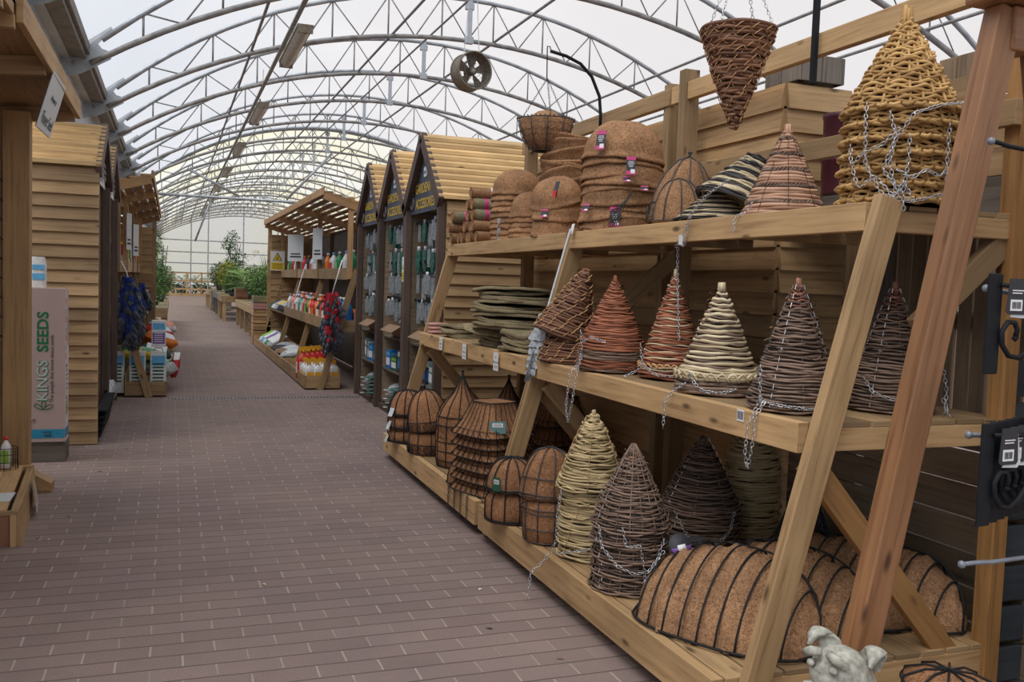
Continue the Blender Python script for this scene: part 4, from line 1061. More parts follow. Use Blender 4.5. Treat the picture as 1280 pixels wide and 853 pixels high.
# black and cream striped basket, tilted pair
def mk_stripe():
    m = MB(); R, H = .185, .26
    for i in range(22):
        t = i/22; r = R*(1-t*.78); k = 'blackrope' if i % 4 in (0, 1) else 'cream'
        m.mat(k, True)
        for j in range(2): wring(m, r+rnd.uniform(-.002, .002), t*H+j*.006, .0055, .003, 14, i*PI, 44, .003, 0, 4, jit=.004)
    m.mat('cream', True); m.lathe([(.16*(1-t/10*.78)+.0, H*t/10) for t in range(11)]+[(.001, H)], 24)
    m.lathe([(R*.2, H), (.001, H+.006)], 16)
    return m
sm = mk_stripe().mesh('striped_basket')
solo('striped_basket', 'black and cream striped basket lying flat under its tilted twin', 'basket', sm, (2.42, 3.80, TZ2+.012)).scale = (1, 1, .5)
s1 = solo('striped_basket', 'black and cream striped basket tilted over its twin on the top shelf', 'basket', sm, (2.47, 3.72, TZ2+.075), (.12, .42, .2))
e = solo('basket_chain', 'loop of galvanised chain hanging from the striped baskets over the shelf edge', 'chain', chain_mesh(sag((2.25, 3.83, 1.86), (2.20, 3.66, 1.85), .15, 14)), (0, 0, 0))
e2 = solo('basket_chain', 'galvanised chain slanting from the tilted striped basket down over the shelf front', 'chain', chain_mesh([(2.26, 3.44, 1.99), (2.22, 3.55, 1.93), (2.195, 3.62, 1.86), (2.195, 3.70, 1.76), (2.195, 3.76, 1.70)]), (0, 0, 0))
m = MB().mat('paper'); m.box(-.012, .012, -.001, .001, -.045, 0); tag(obj('price_tag', m, loc=(2.19, 3.71, 1.755), rz=-1.3), 'tiny white tag on the chain below the striped baskets', 'tag')
# wire domes with coir
gp = dome_prof(.17, .37, .62)
coir_wire('scroll_band_basket', 'large wire dome with scroll band and round knob over coir, on the top shelf', (2.50, 4.26, TZ2+.01), gp, 9, (.004, .1), 60, mat='coir', wm='wire_grey', scroll=(.01, .095, 14), rot=(0, .12, 0), th=.0032)
coir_wire('wire_hanging_basket', 'smaller wire dome with ridged coir in front of the scroll band dome', (2.36, 4.04, TZ2+.01), dome_prof(.12, .22, .5), 9, (.004,), 61, mat='coir', wm='wire_grey', finial=False, th=.003)
ch = MB()
for k in range(5):
    q = chain_mesh([(2.30, 4.42+.03*k, 2.02-.02*k), (2.27, 4.47+.03*k, 1.93), (2.26, 4.50+.025*k, 1.84)], .024, .002, 'wire_grey')
    b = len(ch.v); ch.v += q.v; ch.f += [tuple(i+b for i in f_) for f_ in q.f]; ch.uv += q.uv; ch.r += q.r; ch.mi += q.mi; ch.smooth += q.smooth; ch.mats = q.mats
tag(obj('basket_chain', ch), 'bunch of dark chains heaped left of the scroll band dome', 'chain')
# coir liners: stacks
def liner(R, H, seed, p=.5, cone=False, th=.013, flat=0):
    m = MB()
    if cone: pr = [(R*1.05, 0), (R*1.055, .011), (R*.985, .024)]+[(R*.985*(1-k/11)**.9+.001, .024+(H-.024)*k/11) for k in range(1, 12)]
    else: pr = [(R*1.035, 0), (R*1.04, .010), (R*1.0, .022), (R*.975, .04)]+[(R*.975*(1-(k/10)**2)**p+.0008, .04+(H-.04)*k/10) for k in range(1, 11)]
    coir_shell(m, pr, seed, .0055, th, 48, 'coir', .006); return m
def liner_stack(where, grp, x, y, z, R, H, n, dz, p=.5, cone=False, tilt=None, seed=70, var=.0, labs=None):
    ms = [liner(R*(1+.01*k), H, seed+k, p, cone).mesh('coir_liner') for k in range(3)]; tops = None
    for i in range(n):
        o = bpy.data.objects.new('coir_liner', ms[i % 3]); COL.objects.link(o)
        tl = tilt(i) if tilt else (0, 0)
        o.location = (x+rnd.uniform(-1, 1)*var, y+rnd.uniform(-1, 1)*var, z+(n-1-i)*dz); o.rotation_euler = (tl[0]+rnd.uniform(-.015, .015), tl[1]+rnd.uniform(-.015, .015), i*1.3)
        q_ = 1-.02*(i % 3); o.scale = (q_, q_, 1)
        tag(o, 'brown coir basket liner, %s %s' % (ordinal(i), where), 'basket liner', grp)
        if i == 0: tops = o
    return tops
t5 = liner_stack('in the biggest liner stack with pink-headed tags', 'big liner stack', 2.46, 4.86, TZ2+.01, .238, .25, 9, .049, .45, tilt=lambda i: (.05*math.sin(i*1.3), .09*math.sin(i*.9+.6)), var=.010)
def tagcard(loc, a, label, s=1.0, full=True, tilt=-.2, mh=.105):
    r = empty('liner_tag', label, 'tag', loc); r.rotation_euler = (tilt, 0, a+PI/2)
    w_, h_ = .052*s, mh*s
    m = MB().mat('black2'); m.box(-w_/2, w_/2, -.001, .001, -h_/2, h_/2); obj('card', m, r)
    m = MB().mat('magenta'); m.box(-w_/2, w_/2, -.0022, -.001, h_*.3, h_/2); m.box(-w_/2, w_/2, -.0022, -.001, -h_/2, -h_*.28); obj('print_band', m, r)
    m = MB().mat('white'); m.box(-w_*.05, w_*.4, -.0035, -.0022, -h_*.42, -h_*.2); obj('price_sticker', m, r)
    if full:
        m = MB().mat('paper')
        for k, (a_, b_) in enumerate(((-.3, .3), (-.36, .36), (-.3, .25), (-.2, .2))): m.box(w_*a_, w_*b_, -.0019, -.001, h_*(.2-.09*k), h_*(.235-.09*k))
        obj('print', m, r)
    return r
def on(x, y, R, a, z): return (x+R*math.cos(VIEW+a), y+R*math.sin(VIEW+a), z)
tagcard(on(2.46, 4.86, .262, -.62, 2.325), VIEW-.5, 'black tag with pink head near the top left of the biggest liner stack', 1.05)
tagcard(on(2.46, 4.86, .285, .05, 2.18), VIEW, 'black tag with pink head in the middle of the biggest liner stack')
tagcard(on(2.46, 4.86, .285, -.02, 2.105), VIEW, 'small pink and white tag just under the middle tag of the biggest liner stack', .8, False, -.7, .05)
tagcard(on(2.46, 4.86, .28, .35, 2.06), VIEW, 'pink and white tag end right of centre on the biggest liner stack', .8, False, -.6, .04)
tagcard(on(2.46, 4.86, .28, -.9, 1.95), VIEW-.6, 'crumpled white and purple tag at the left edge of the biggest liner stack', .8, False, -.5, .06)
tagcard(on(2.46, 4.86, .285, -.22, 1.895), VIEW, 'black tag with pink head at the foot of the biggest liner stack', 1.1)
liner_stack('in the small tilted stack left of the biggest one', 'small tilted liner stack', 2.38, 5.62, TZ2+.01, .17, .19, 3, .10, .45, tilt=lambda i: (-.1*i+.1, -.28+.16*i), seed=80)
tagcard(on(2.38, 5.62, .19, -.5, 1.965), VIEW-.4, 'crumpled white and pink tag on the small tilted liner stack', .9, False, -.3, .06)
m = MB().mat('black2'); m.beam((0, 0, 0), (-.03, -.02, -.1), .03, .002); m.mat('red'); m.beam((-.027, -.02, -.06), (-.033, -.022, -.1), .028, .004); tag(obj('liner_tag', m, loc=(2.24, 5.30, 2.15)), 'black and red tag hanging between the small and the biggest liner stacks', 'tag')
liner_stack('in the low round stack on the second unit', 'low round liner stack', 2.40, 6.16, TZ2+.01, .150, .19, 5, .036, .45, seed=83)
liner_stack('in the tall round stack beside the coir rolls', 'tall round liner stack', 2.46, 6.62, TZ2+.01, .192, .21, 9, .042, .45, seed=86)
# silver tag strip between stacks
for i, (yy, xx, zz) in enumerate(((6.35, 2.23, 1.95), (5.95, 2.35, 2.10))):
    m = MB().mat('silver_p')
    for k in range(5): m.beam((0, 0, -k*.035), (.004*((-1)**k), .006, -k*.035-.033), .022, .004)
    tag(obj('tag_strip', m, loc=(xx, yy, zz+.03)), ['strip of small silver tags beside the low round liner stack', 'strip of small silver tags along the cone liners'][i], 'tag')
liner_stack('in the slanting cone stack under the hanging wire basket', 'cone liner stack', 2.60, 5.95, TZ2+.40, .205, .36, 8, .042, cone=True, tilt=lambda i: (PI, .14+.02*i), seed=90)
# coir rolls
def roll(L, r, seed, wrap=None):
    m = MB().mat('coir', True); f = nz3(seed)
    m.grid(lambda u, v: (-L/2+L*v, (r+.003*f(2*PI*u, v))*math.cos(2*PI*u), (r+.003*f(2*PI*u, v))*math.sin(2*PI*u)), 20, 8, cu=True)
    for s in (-1, 1):
        m.grid(lambda u, v: (s*(L/2-.004*math.sin(v*18)), r*v*math.cos(2*PI*u)*s, r*v*math.sin(2*PI*u)), 20, 9, cu=True)
    return m
def mkroll(loc, label, wrap, L=.34, r=.043, rz=0):
    o = empty('coir_roll', label, 'coir roll', loc, rz, 'coir rolls'); obj('roll', roll(L, r, int(rnd.random()*99)), o)
    if wrap:
        m = MB().mat('jute_green' if wrap == 1 else 'white', True); w2 = L*.46 if wrap == 1 else .012
        m.grid(lambda u, v: (-w2*(.98)+w2*1.9*v, (r+.006)*math.cos(2*PI*u), (r+.006)*math.sin(2*PI*u)), 20, 2, cu=True); s = obj('paper_sleeve', m, o)
        if wrap == 1:
            m = MB().mat('magenta', True); m.grid(lambda u, v: (-.075+.03*v, (r+.0075)*math.cos(2*PI*u), (r+.0075)*math.sin(2*PI*u)), 20, 2, cu=True); obj('print_band', m, s)
    return o
k = 0
lab = {0: 'plain coir roll', 1: 'coir roll in a green and pink paper sleeve', 2: 'coir roll tied with a white band'}
pl = [('lowest row, nearest', 6.98, 0, 0), ('lowest row, second', 7.08, 0, 0), ('lowest row, third', 7.18, 0, 0), ('lowest row, fourth', 7.28, 0, 0), ('lowest row, fifth', 7.38, 0, 0), ('lowest row, farthest', 7.48, 0, 0),
      ('second row, nearest', 7.03, 1, 2), ('second row, second', 7.13, 1, 0), ('second row, third', 7.23, 1, 0), ('second row, farthest', 7.50, 1, 0),
      ('third row, nearest', 7.06, 2, 1), ('third row, second', 7.17, 2, 0), ('third row, farthest', 7.47, 2, 1), ('fourth row, nearest', 7.08, 3, 1), ('fourth row, second', 7.19, 3, 1), ('very top, alone', 7.10, 4, 2)]
for nm, y, lv, wrp in pl:
    mkroll((2.42+rnd.uniform(-.02, .02)-(.0 if y < 7.4 else .06), y, TZ2+.048+lv*.088), '%s, %s' % (lab[wrp], nm), wrp)
# hanging cone and wire basket on their brackets
hk = empty('hanging_bracket', 'straight black hanging bracket clamped to the top rail, its arm reaching out over the aisle', 'hanging basket bracket', (2.835, 3.66, 2.5))
m = MB().mat('black'); m.box(-.014, .014, -.012, .012, -.0, .5, 'z'); obj('back_plate', m, hk, bevel=.003)
m = MB().mat('black', True); m.tube([(-.01, 0, .45), (-.06, 0, .56), (-.2, 0, .64), (-.38, 0, .66), (-.45, 0, .63), (-.46, 0, .60)], .008, 8); obj('arm', m, hk)
hc = empty('hanging_cone_basket', 'dark brown rattan cone hanging point down by chains, pale cane lattice over it', 'hanging basket', (2.385, 3.62, 2.25))
m = MB(); R, H = .165, .43
for i in range(17):
    t = i/17; r = .012+(R-.012)*t**.9; m.mat('rattan', True)
    for j in range(2): wring(m, r, t*H+j*.013, .0085, .003, 10, i*PI, 44, .004, 0, 5, jit=.003)
m.mat('cane', True)
for i in range(1, 17):
    t = i/17; r = .012+(R-.012)*t**.9+.011; n = max(4, int(14*r/R))
    for k in range(n):
        a = 2*PI*k/n+(i % 2)*.22; m.tube([polar(r, a, t*H-.004), polar(r+.003, a+.14, t*H+.014), polar(r, a+.30, t*H+.028), polar(r-.001, a+.44, t*H+.012)], .0022, 4)
m.mat('inner', True); m.lathe([(.005+(R-.022)*(k/12)**.9, H*k/12) for k in range(13)]+[(.12, H-.02), (.001, H-.03)], 20)
m.mat('rattan', True); wring(m, R, H, .009, 0, 8, 0, 40, .002, 0, 6)
obj('basket', m, hc)
for k in range(4):
    a = k*PI/2+.5; obj('chain', chain_mesh([(R*math.cos(a), R*math.sin(a), H), (0, 0, H+.40)], .022, .0017), hc)
hk = empty('hanging_bracket', 'curved black hanging bracket rising behind the biggest liner stack', 'hanging basket bracket', (2.835, 5.98, 2.60))
m = MB().mat('black', True); m.tube([(0, 0, 0), (0, 0, .12), (-.015, 0, .25), (-.08, 0, .38), (-.17, 0, .46), (-.28, 0, .50), (-.40, 0, .52)], .012, 8); obj('arm', m, hk)
m = MB().mat('black', True); m.tube([(-.40, 0, .53), (-.405, 0, .55), (-.425, 0, .55), (-.425, 0, .52), (-.42, 0, .33)], .004, 6); obj('hook', m, hk)
wb = empty('hanging_wire_basket', 'round wire mesh basket with coir hanging from the curved bracket by dark chains', 'hanging basket', (2.415, 5.97, 2.43))
m = MB(); pr = [(.001, 0), (.09, .004), (.14, .05), (.175, .12), (.195, .21)]
m.mat('coir', True); m.lathe([(max(.001, r-.008), z+.004) for r, z in pr]+[(.17, .205), (.12, .23), (.06, .27), (.001, .285)], 36, noise=lambda r, z, a: (r+.003*math.sin(9*a+z*60), z)); obj('coir_liner', m, wb)
m = MB().mat('wire_grey', True)
for k in range(10): a = 2*PI*k/10; m.tube([polar(r+.002, a, z) for r, z in pr], .0035, 5)
for z, r in ((.004, .092), (.21, .197)): wring(m, r, z, .004, 0, 8, 0, 40, 0, 0, 5)
for i in range(5):
    for k in range(20):
        t = (i+.5)/5; z = .01+.19*t; r = .1+.095*t**.8+.002; a = 2*PI*(k+(i % 2)*.5)/20
        m.tube([polar(r, a-.14, z), polar(r, a, z-.016), polar(r, a+.14, z)], .0018, 3)
for k in range(40): a = 2*PI*k/40; m.tube([polar(.197, a, .21), polar(.203, a+.05, .222), polar(.197, a+.1, .21)], .003, 4)
obj('wire_frame', m, wb)
for k in range(3): a = 2*PI*k/3+.3; obj('chain', chain_mesh([(.19*math.cos(a), .19*math.sin(a), .22), (0, 0, .5)], .02, .0016, 'wire_grey'), wb)

# --- jute liners on the middle shelf of the second unit
def wavy(R, seed, droop=0, th=.006, mat='jute'):
    m = MB().mat(mat, True); f = nz3(seed)
    def P(u, v, s=0):
        a = 2*PI*u; r = R*v*(1+.03*math.sin(3*a+seed)+.015*math.sin(7*a+seed*2)+.008*math.sin(17*a+seed)); z = .007*v*v*math.sin(2*a+seed)+.009*v**2*f(a, v*.1)-droop*v**4*max(0, math.cos(a-VIEW))
        return (r*math.cos(a), r*math.sin(a), z+s)
    m.grid(lambda u, v: P(u, v, th), 40, 9, cu=True); m.grid(lambda u, v: P(1-u, v, 0), 40, 9, cu=True); m.grid(lambda u, v: P(u, 1+.012*math.sin(PI*v), th*(1-v)), 40, 3, cu=True)
    return m
k = 0; js = [wavy(.325, s, 0, .018).mesh('jute_liner') for s in range(4)]
for i in range(13):
    z = MZ+.128+i*.0215
    o = bpy.data.objects.new('jute_liner', js[i % 4]); COL.objects.link(o); o.location = (2.26+rnd.uniform(-.02, .02), 5.93+rnd.uniform(-.03, .03), z); o.rotation_euler = (rnd.uniform(-.02, .02), rnd.uniform(-.02, .02), rnd.uniform(-.25, .25)); o.scale = (1-.004*i,)*2+(1,)
    tag(o, 'round olive-brown jute liner, %s in the big flat pile' % ordinal(12-i), 'basket liner', 'big jute liner pile')
js2 = [wavy(.17, s+20, .02, .018).mesh('jute_liner') for s in range(3)]
for nm, x, y, n, sc in (('right-hand low jute pile under the big one', 2.16, 5.52, 6, 1.0), ('folded jute pile near the far end', 2.17, 7.02, 4, .9), ('middle low jute pile under the big one', 2.2, 6.1, 5, 1.0)):
    for i in range(n):
        o = bpy.data.objects.new('jute_liner', js2[i % 3]); COL.objects.link(o); o.location = (x+rnd.uniform(-.01, .01), y+rnd.uniform(-.01, .01), MZ+.018+i*.021); o.scale = (sc, sc*1.15, 1); o.rotation_euler = (rnd.uniform(-.03, .03), rnd.uniform(-.03, .03), rnd.uniform(-.3, .3))
        tag(o, 'folded jute liner, %s in the %s' % (ordinal(n-1-i), nm), 'basket liner', nm)
o = solo('jute_liner', 'jute liner sagging over the shelf edge like a flap below the big pile', 'basket liner', wavy(.19, 33, .055, .008), (2.10, 6.12, MZ+.150), (0, -.12, 0))
k = 0
for i in range(3):
    m = MB().mat('pinksoap', True); m.grid(lambda u, v: (.085*math.copysign(abs(math.cos(2*PI*u))**.5, math.cos(2*PI*u))*(1-(2*v-1)**4*.25), .06*math.copysign(abs(math.sin(2*PI*u))**.5, math.sin(2*PI*u))*(1-(2*v-1)**4*.25), .0+.028*v), 20, 6, cu=True)
    m.poly([(.06*math.cos(a), .042*math.sin(a), .029) for a in [i_*PI/8 for i_ in range(16)]], (0, 0, -.001))
    tag(obj('film_pack', m, loc=(2.10, 7.42+.01*i, MZ+.003+.031*i)), 'pinkish film-wrapped pack, %s of three on the far end of the jute shelf' % ['lowest', 'middle', 'topmost'][i], 'pack')
# grey plastic sheets hanging in the gap
sh = empty('plastic_bag_bundle', 'crumpled grey plastic bags hanging on a strip in the gap between the shelf units', 'plastic bags', (2.06, 4.97, 1.32))
m = MB().mat('silver_p', True)
for k in range(6):
    f = nz3(k+5); w_ = .07-.004*k
    m.grid(lambda u, v: ((u-.5)*w_*(1-.2*v)*.5+.012*f(v*4+k, u)-.27*.24*v-.02*k*.3, -(u-.5)*w_*2+.012*f(u*3, v*.2), .02-.05*k*.8-.16*v+.01*f(v*6, u)), 7, 12)
obj('bags', m, sh)
m = MB().mat('paper'); m.beam((.13, .0, .52), (.0, 0, .04), .02, .003, up=(1, 0, 0)); m.mat('white'); m.beam((.15, -.0, .55), (.135, 0, .49), .035, .003, up=(1, 0, 0)); obj('hanging_strip', m, sh)
m = MB().mat('silver_p', True); m.grid(lambda u, v: (-.06+(u-.5)*.05-.05*v, (u-.5)*.03, -.20-.18*v), 4, 6); obj('loose_bag_end', m, sh)
for i in range(4):
    solo('basket_chain', 'thin dark chain over the bottom shelf edge by the unit joint, %s of four' % ['farthest', 'second', 'third', 'nearest'][i], 'chain', chain_mesh([(1.72, 0, .235), (1.69, 0, .215), (1.688, 0, .06)], .02, .002, 'wire_grey'), (0, 5.62-.13*i, 0))
# stone dog and basket at the bottom right
dg = empty('dog_statue', 'weathered grey stone terrier statue, only its head in view at the bottom', 'statue', (1.755, 1.95, .045), -2.85)
sk = bpy.data.meshes.new('body')
V = [(0, 0, .12), (0, .0, .25), (.02, 0, .35), (.04, 0, .44), (.09, 0, .47), (.165, 0, .435), (.07, .06, .13), (.10, .06, .02), (.07, -.06, .13), (.10, -.06, .02), (-.07, .07, .06), (.0, .09, .02), (-.07, -.07, .06), (.0, -.09, .02)]
Ed = [(0, 1), (1, 2), (2, 3), (3, 4), (4, 5), (1, 6), (6, 7), (1, 8), (8, 9), (0, 10), (10, 11), (0, 12), (12, 13)]
sk.from_pydata(V, Ed, []); so_ = bpy.data.objects.new('body', sk); COL.objects.link(so_); so_.parent = dg; sk.materials.append(M['stone'])
skm = so_.modifiers.new('skin', 'SKIN'); skm.use_smooth_shade = True
for i, rr in enumerate((.10, .09, .07, .085, .085, .048, .035, .028, .035, .028, .05, .03, .05, .03)): sk.skin_vertices[0].data[i].radius = (rr, rr)
sk.skin_vertices[0].data[0].use_root = True
ss = so_.modifiers.new('sub', 'SUBSURF'); ss.levels = ss.render_levels = 2
tx = bpy.data.textures.new('stone_fur', 'CLOUDS'); tx.noise_scale = .018; dm = so_.modifiers.new('rough', 'DISPLACE'); dm.texture = tx; dm.strength = .022
for s in (-1, 1):
    ep = [Vector(q) for q in ((.03, s*.050, .475), (.028, s*.068, .520), (.046, s*.082, .540), (.070, s*.090, .528), (.088, s*.092, .500))]; ew = (.036, .034, .029, .018, .003)
    def ear(u, v, s=s, ep=ep, ew=ew):
        k = min(3, int(v*4)); t = v*4-k; c = ep[k].lerp(ep[k+1], t); w_ = ew[k]+(ew[k+1]-ew[k])*t; tg_ = (ep[k+1]-ep[k]).normalized(); sd_ = Vector((-.25, 1, 0)).normalized(); th_ = tg_.cross(sd_).normalized()
        return c+sd_*w_*math.cos(2*PI*u)+th_*(.009*math.sin(2*PI*u)-.006*math.cos(2*PI*u)**2)
    m = MB().mat('stone', True); m.grid(ear, 16, 13, cu=True); obj('ear', m, dg)
    m = MB().mat('stone', True); m.lathe([(.001, -.011), (.010, -.005), (.011, 0), (.008, .008), (.001, .011)], 10, .158, s*.034, .487); obj('eye', m, dg)
    m = MB().mat('stone', True); m.tube([(.145, s*.012, .520), (.158, s*.036, .518), (.14, s*.062, .502)], .013, 6); obj('brow', m, dg)
m = MB().mat('stone', True); m.lathe([(.001, -.013), (.014, -.006), (.016, .002), (.010, .010), (.001, .012)], 10, .218, 0, .452); obj('nose', m, dg)
m = MB().mat('stone', True)
for k in range(26): a = rnd.uniform(-1.2, 1.2); m.tube([(.17+rnd.uniform(-.02, .02), .03*math.sin(a), .43+rnd.uniform(-.02, .01)), (.185, .052*math.sin(a), .395+rnd.uniform(-.01, .02))], [.009, .003], 5)
obj('beard', m, dg)
m = MB().mat('stone'); m.box(-.14, .16, -.12, .12, -.045, .0); obj('base', m, dg, bevel=.006)
coir_wire('wire_hanging_basket', 'black wire basket with coir just showing at the bottom right corner', (2.12, 1.98, .25), [(.11, 0), (.125, .1), (.12, .15), (.06, .175), (.001, .18)], 10, (.004, .14), 99, finial=False)
m = MB().mat('grey_wood'); m.box(-.45, .45, -.22, .22, .22, .245, 'x')
for x in (-.4, .36):
    for y in (-.2, .16): m.box(x, x+.04, y, y+.04, 0, .22, 'z')
tag(obj('low_stand', m, loc=(2.35, 1.95, 0)), 'low weathered wooden stand under the corner wire basket', 'stand')

# ------------------------------------------------------------------ gabled sheds
def gable_shed(label, x, y0, y1, s, depth, ze, za, near_wall, sign='right', loc_z=0):
    """front in the plane X=x facing the aisle; s=+1 body extends to +X, s=-1 to -X"""
    W = y1-y0; r = empty('gabled_display_shed', label, 'display shed', (x, y0, 0)); ym = W/2
    for yy in (.03, W-.03):
        m = MB().mat('brown_paint'); m.box(-.035, .035, yy-.03, yy+.03, 0, ze, 'z'); obj('front_post', m, r, bevel=.004)
    m = MB().mat('brown_paint')
    for a, b in (((0, -.03), (ym, 0)), ((0, W+.03), (ym, 0))):
        m.beam((-s*.03, a[1], ze-.02), (-s*.03, ym, za), .05, .12, up=(0, 0, 1))
    obj('barge_boards', m, r, bevel=.004)
    # sign
    m = MB().mat('sign' if sign == 'right' else 'white'); zb = ze-.06
    m.poly([(s*.01, .05, zb), (s*.01, W-.05, zb), (s*.01, W-.05, ze+.02), (s*.01, ym, za-.10), (s*.01, .05, ze+.02)], (s*.012, 0, 0))
    sg = obj('sign_board', m, r)
    if sign == 'right':
        rot = (PI/2, 0, -PI/2)
        text('GARDENING', .135, 'yellow', sg, (.006, ym, zb+.235), rot, off=.002, sx=.95)
        text('ACCESSORIES', .135, 'yellow', sg, (.006, ym, zb+.085), rot, off=.002, sx=.85)
        m = MB().mat('paper'); m.poly([(0, ym+.06*math.copysign(abs(math.cos(a))**.5, math.cos(a)), zb+.39+.05*math.copysign(abs(math.sin(a))**.5, math.sin(a))) for a in [2*PI*i/20 for i in range(20)]], (.006, 0, 0)); lg = obj('logo_badge', m, sg, (.002, 0, 0))
        text('zest', .06, 'sign', lg, (-.003, ym, zb+.39), rot, ext=.0004)
        m = MB().mat('signmark', True); m.tube([(.004, W-.17+.05*math.cos(a), zb+.11+.06*math.sin(a)) for a in [2*PI*i/14 for i in range(14)]], .012, 4, closed=True); obj('faded_print', m, sg)
    else:
        m = MB().mat('signmark')
        for i in range(6):
            for j in range(5): m.box(s*.0-.0, .004 if s < 0 else .004, .15+j*.2, .3+j*.2, zb+.05+i*.06, zb+.09+i*.06) if (i < 3 or 1 <= j <= 3) else None
        obj('faded_print', m, sg, (.012 if s < 0 else -.012, 0, 0))
    # roof in thick stepped battens
    for side in (0, 1):
        m = MB().mat('pine_new'); n = 10
        for i in range(n):
            t0, t1 = i/n, (i+1)/n
            ya = (ym*t0) if side == 0 else W-ym*t0; yb = (ym*t1) if side == 0 else W-ym*t1
            z0 = ze+(za-ze)*t0+.04; z1 = ze+(za-ze)*t1+.04; sg_ = -1 if side == 0 else 1
            P = [(s*-.05, ya+sg_*.058, z0-.022), (s*-.05, ya+sg_*.055, z0+.012), (s*-.05, yb+sg_*.010, z1-.006), (s*-.05, yb, z1-.035)]
            Q = [(s*depth, p[1], p[2]) for p in P]
            m.hexa(P+Q)
        obj('roof_battens', m, r)
    m = MB().mat('pine_old'); cladding(m, (s*.04, 0) if s > 0 else (s*depth, -.002), (s*depth, 0) if s > 0 else (.035, -.002), .02, ze, (0, -1), .105, .022, .014)
    obj('near_cladding', m, r)
    m = MB().mat('pine_dark'); m.box(min(s*.04, s*depth), max(s*.04, s*depth), .001, .02, .02, ze, 'x'); obj('inner_lining', m, r)
    m = MB().mat('pine_dark'); m.box(min(s*.04, s*depth), max(s*.04, s*depth), W-.045, W-.03, .02, ze, 'x'); obj('inner_lining', m, r)
    m = MB().mat('pine_old'); cladding(m, (s*.04, W), (s*depth, W), .02, ze, (0, 1), .105); obj('far_cladding', m, r) if False else None
    m = MB().mat('pine_dark'); m.box(min(s*depth, s*(depth-.02)), max(s*depth, s*(depth-.02)), 0, W, .02, ze, 'y'); obj('back_panel', m, r)
    m = MB().mat('brown_paint'); m.box(min(0, s*.06), max(0, s*.06), .05, W-.05, .0, .06, 'y'); obj('plinth', m, r)
    m = MB().mat('black')
    for z in (ze-.16, ze-.55, ze-.95): m.box(min(s*.08, s*.10), max(s*.08, s*.10), .06, W-.06, z, z+.03, 'y'); m.box(min(s*.3, s*.32), max(s*.3, s*.32), .06, W-.06, z, z+.03, 'y')
    obj('hook_rails', m, r)
    m = MB().mat('grey_wood')
    for z in (.10, .48, .86): m.box(min(s*.05, s*.5), max(s*.05, s*.5), .05, W-.05, z-.018, z, 'y')
    obj('shelves', m, r)
    return r
labs = ['nearest slate-signed gabled display shed beside the coir rolls', 'middle slate-signed gabled display shed of three', 'farthest slate-signed gabled display shed of three, next to the open slatted roof']
shed_y = [(8.12, 9.42), (9.42, 10.72), (10.72, 12.02)]
for l_, (a, b) in zip(labs, shed_y): gable_shed(l_, 2.30, a, b, 1, 1.45, 2.24, 2.90, True)
for l_, (a, b) in zip(('nearest left-hand gabled shed with a wide slatted side wall', 'second left-hand gabled shed just beyond the slatted one'), ((8.62, 10.10), (10.10, 11.60))): gable_shed(l_, -.62, a, b, -1, 1.25, 2.36, 2.80, True, 'left')
# warning plate on a post
def plate(label, loc, rz, w_=.09, h_=.2, tri=True, parent=None):
    r = empty('warning_sign', label, 'sign', loc, rz)
    m = MB().mat('white'); m.box(-w_/2, w_/2, -.002, 0, -h_/2, h_/2); obj('plate', m, r)
    m = MB().mat('bright_yellow'); m.box(-w_*.45, w_*.45, -.004, -.002, -h_*.45, -h_*.08); obj('text_panel', m, r)
    m = MB().mat('ink'); q = h_*.5 if w_ > h_*.7 else w_*.85
    m.poly([(-q*.5, -.0035, h_*.0), (q*.5, -.0035, h_*.0), (0, -.0035, q*.86)], (0, .001, 0)); m.mat('bright_yellow'); m.poly([(-q*.4, -.0045, h_*.0+q*.06), (q*.4, -.0045, q*.06), (0, -.0045, q*.72)], (0, .001, 0)); m.mat('ink'); m.beam((-q*.08, -.0052, q*.12), (q*.06, -.0052, q*.45), q*.1, .001, up=(0, 1, 0))
    for k in range(3): m.box(-w_*.35, w_*.35, -.0048, -.004, -h_*(.18+.1*k), -h_*(.15+.1*k))
    obj('triangle_symbol', m, r); return r
plate('narrow yellow and white warning plate on the post between the two nearest sheds', (2.262, 9.42, 1.62), -PI/2, .07, .26)
# hanging packs
def pack(kind):
    m = MB()
    if kind == 0:
        m.mat('packf', True); m.grid(lambda u, v: (.045*math.copysign(abs(math.cos(2*PI*u))**.4, math.cos(2*PI*u)), .012*math.sin(2*PI*u)*(.4+.6*math.sin(PI*v)), -.04-.19*v+.006*math.sin(u*19)), 14, 6, cu=True)
        m.mat('paper'); m.box(-.016, .016, -.003, .003, -.045, 0)
    elif kind == 1:
        m.mat('packg', True); m.grid(lambda u, v: (.04*math.cos(2*PI*u)*(1-.4*(v-.4)**2*4), .025*math.sin(2*PI*u), -.05-.24*v), 12, 6, cu=True); m.mat('silver_p'); m.box(-.02, .02, -.004, .004, -.06, 0)
    else:
        m.mat('packf', True); m.grid(lambda u, v: (.030*math.copysign(abs(math.cos(2*PI*u))**.5, math.cos(2*PI*u)), .012*math.sin(2*PI*u), -.04-.24*v), 10, 5, cu=True); m.mat('black2'); m.box(-.035, .035, -.004, .004, -.08, 0)
    return m.mesh('hanging_pack')
pk_ = [pack(i) for i in range(3)]
nm = ['clear film pack with white header', 'green mesh pack with pale header', 'slim clear pack with black header']
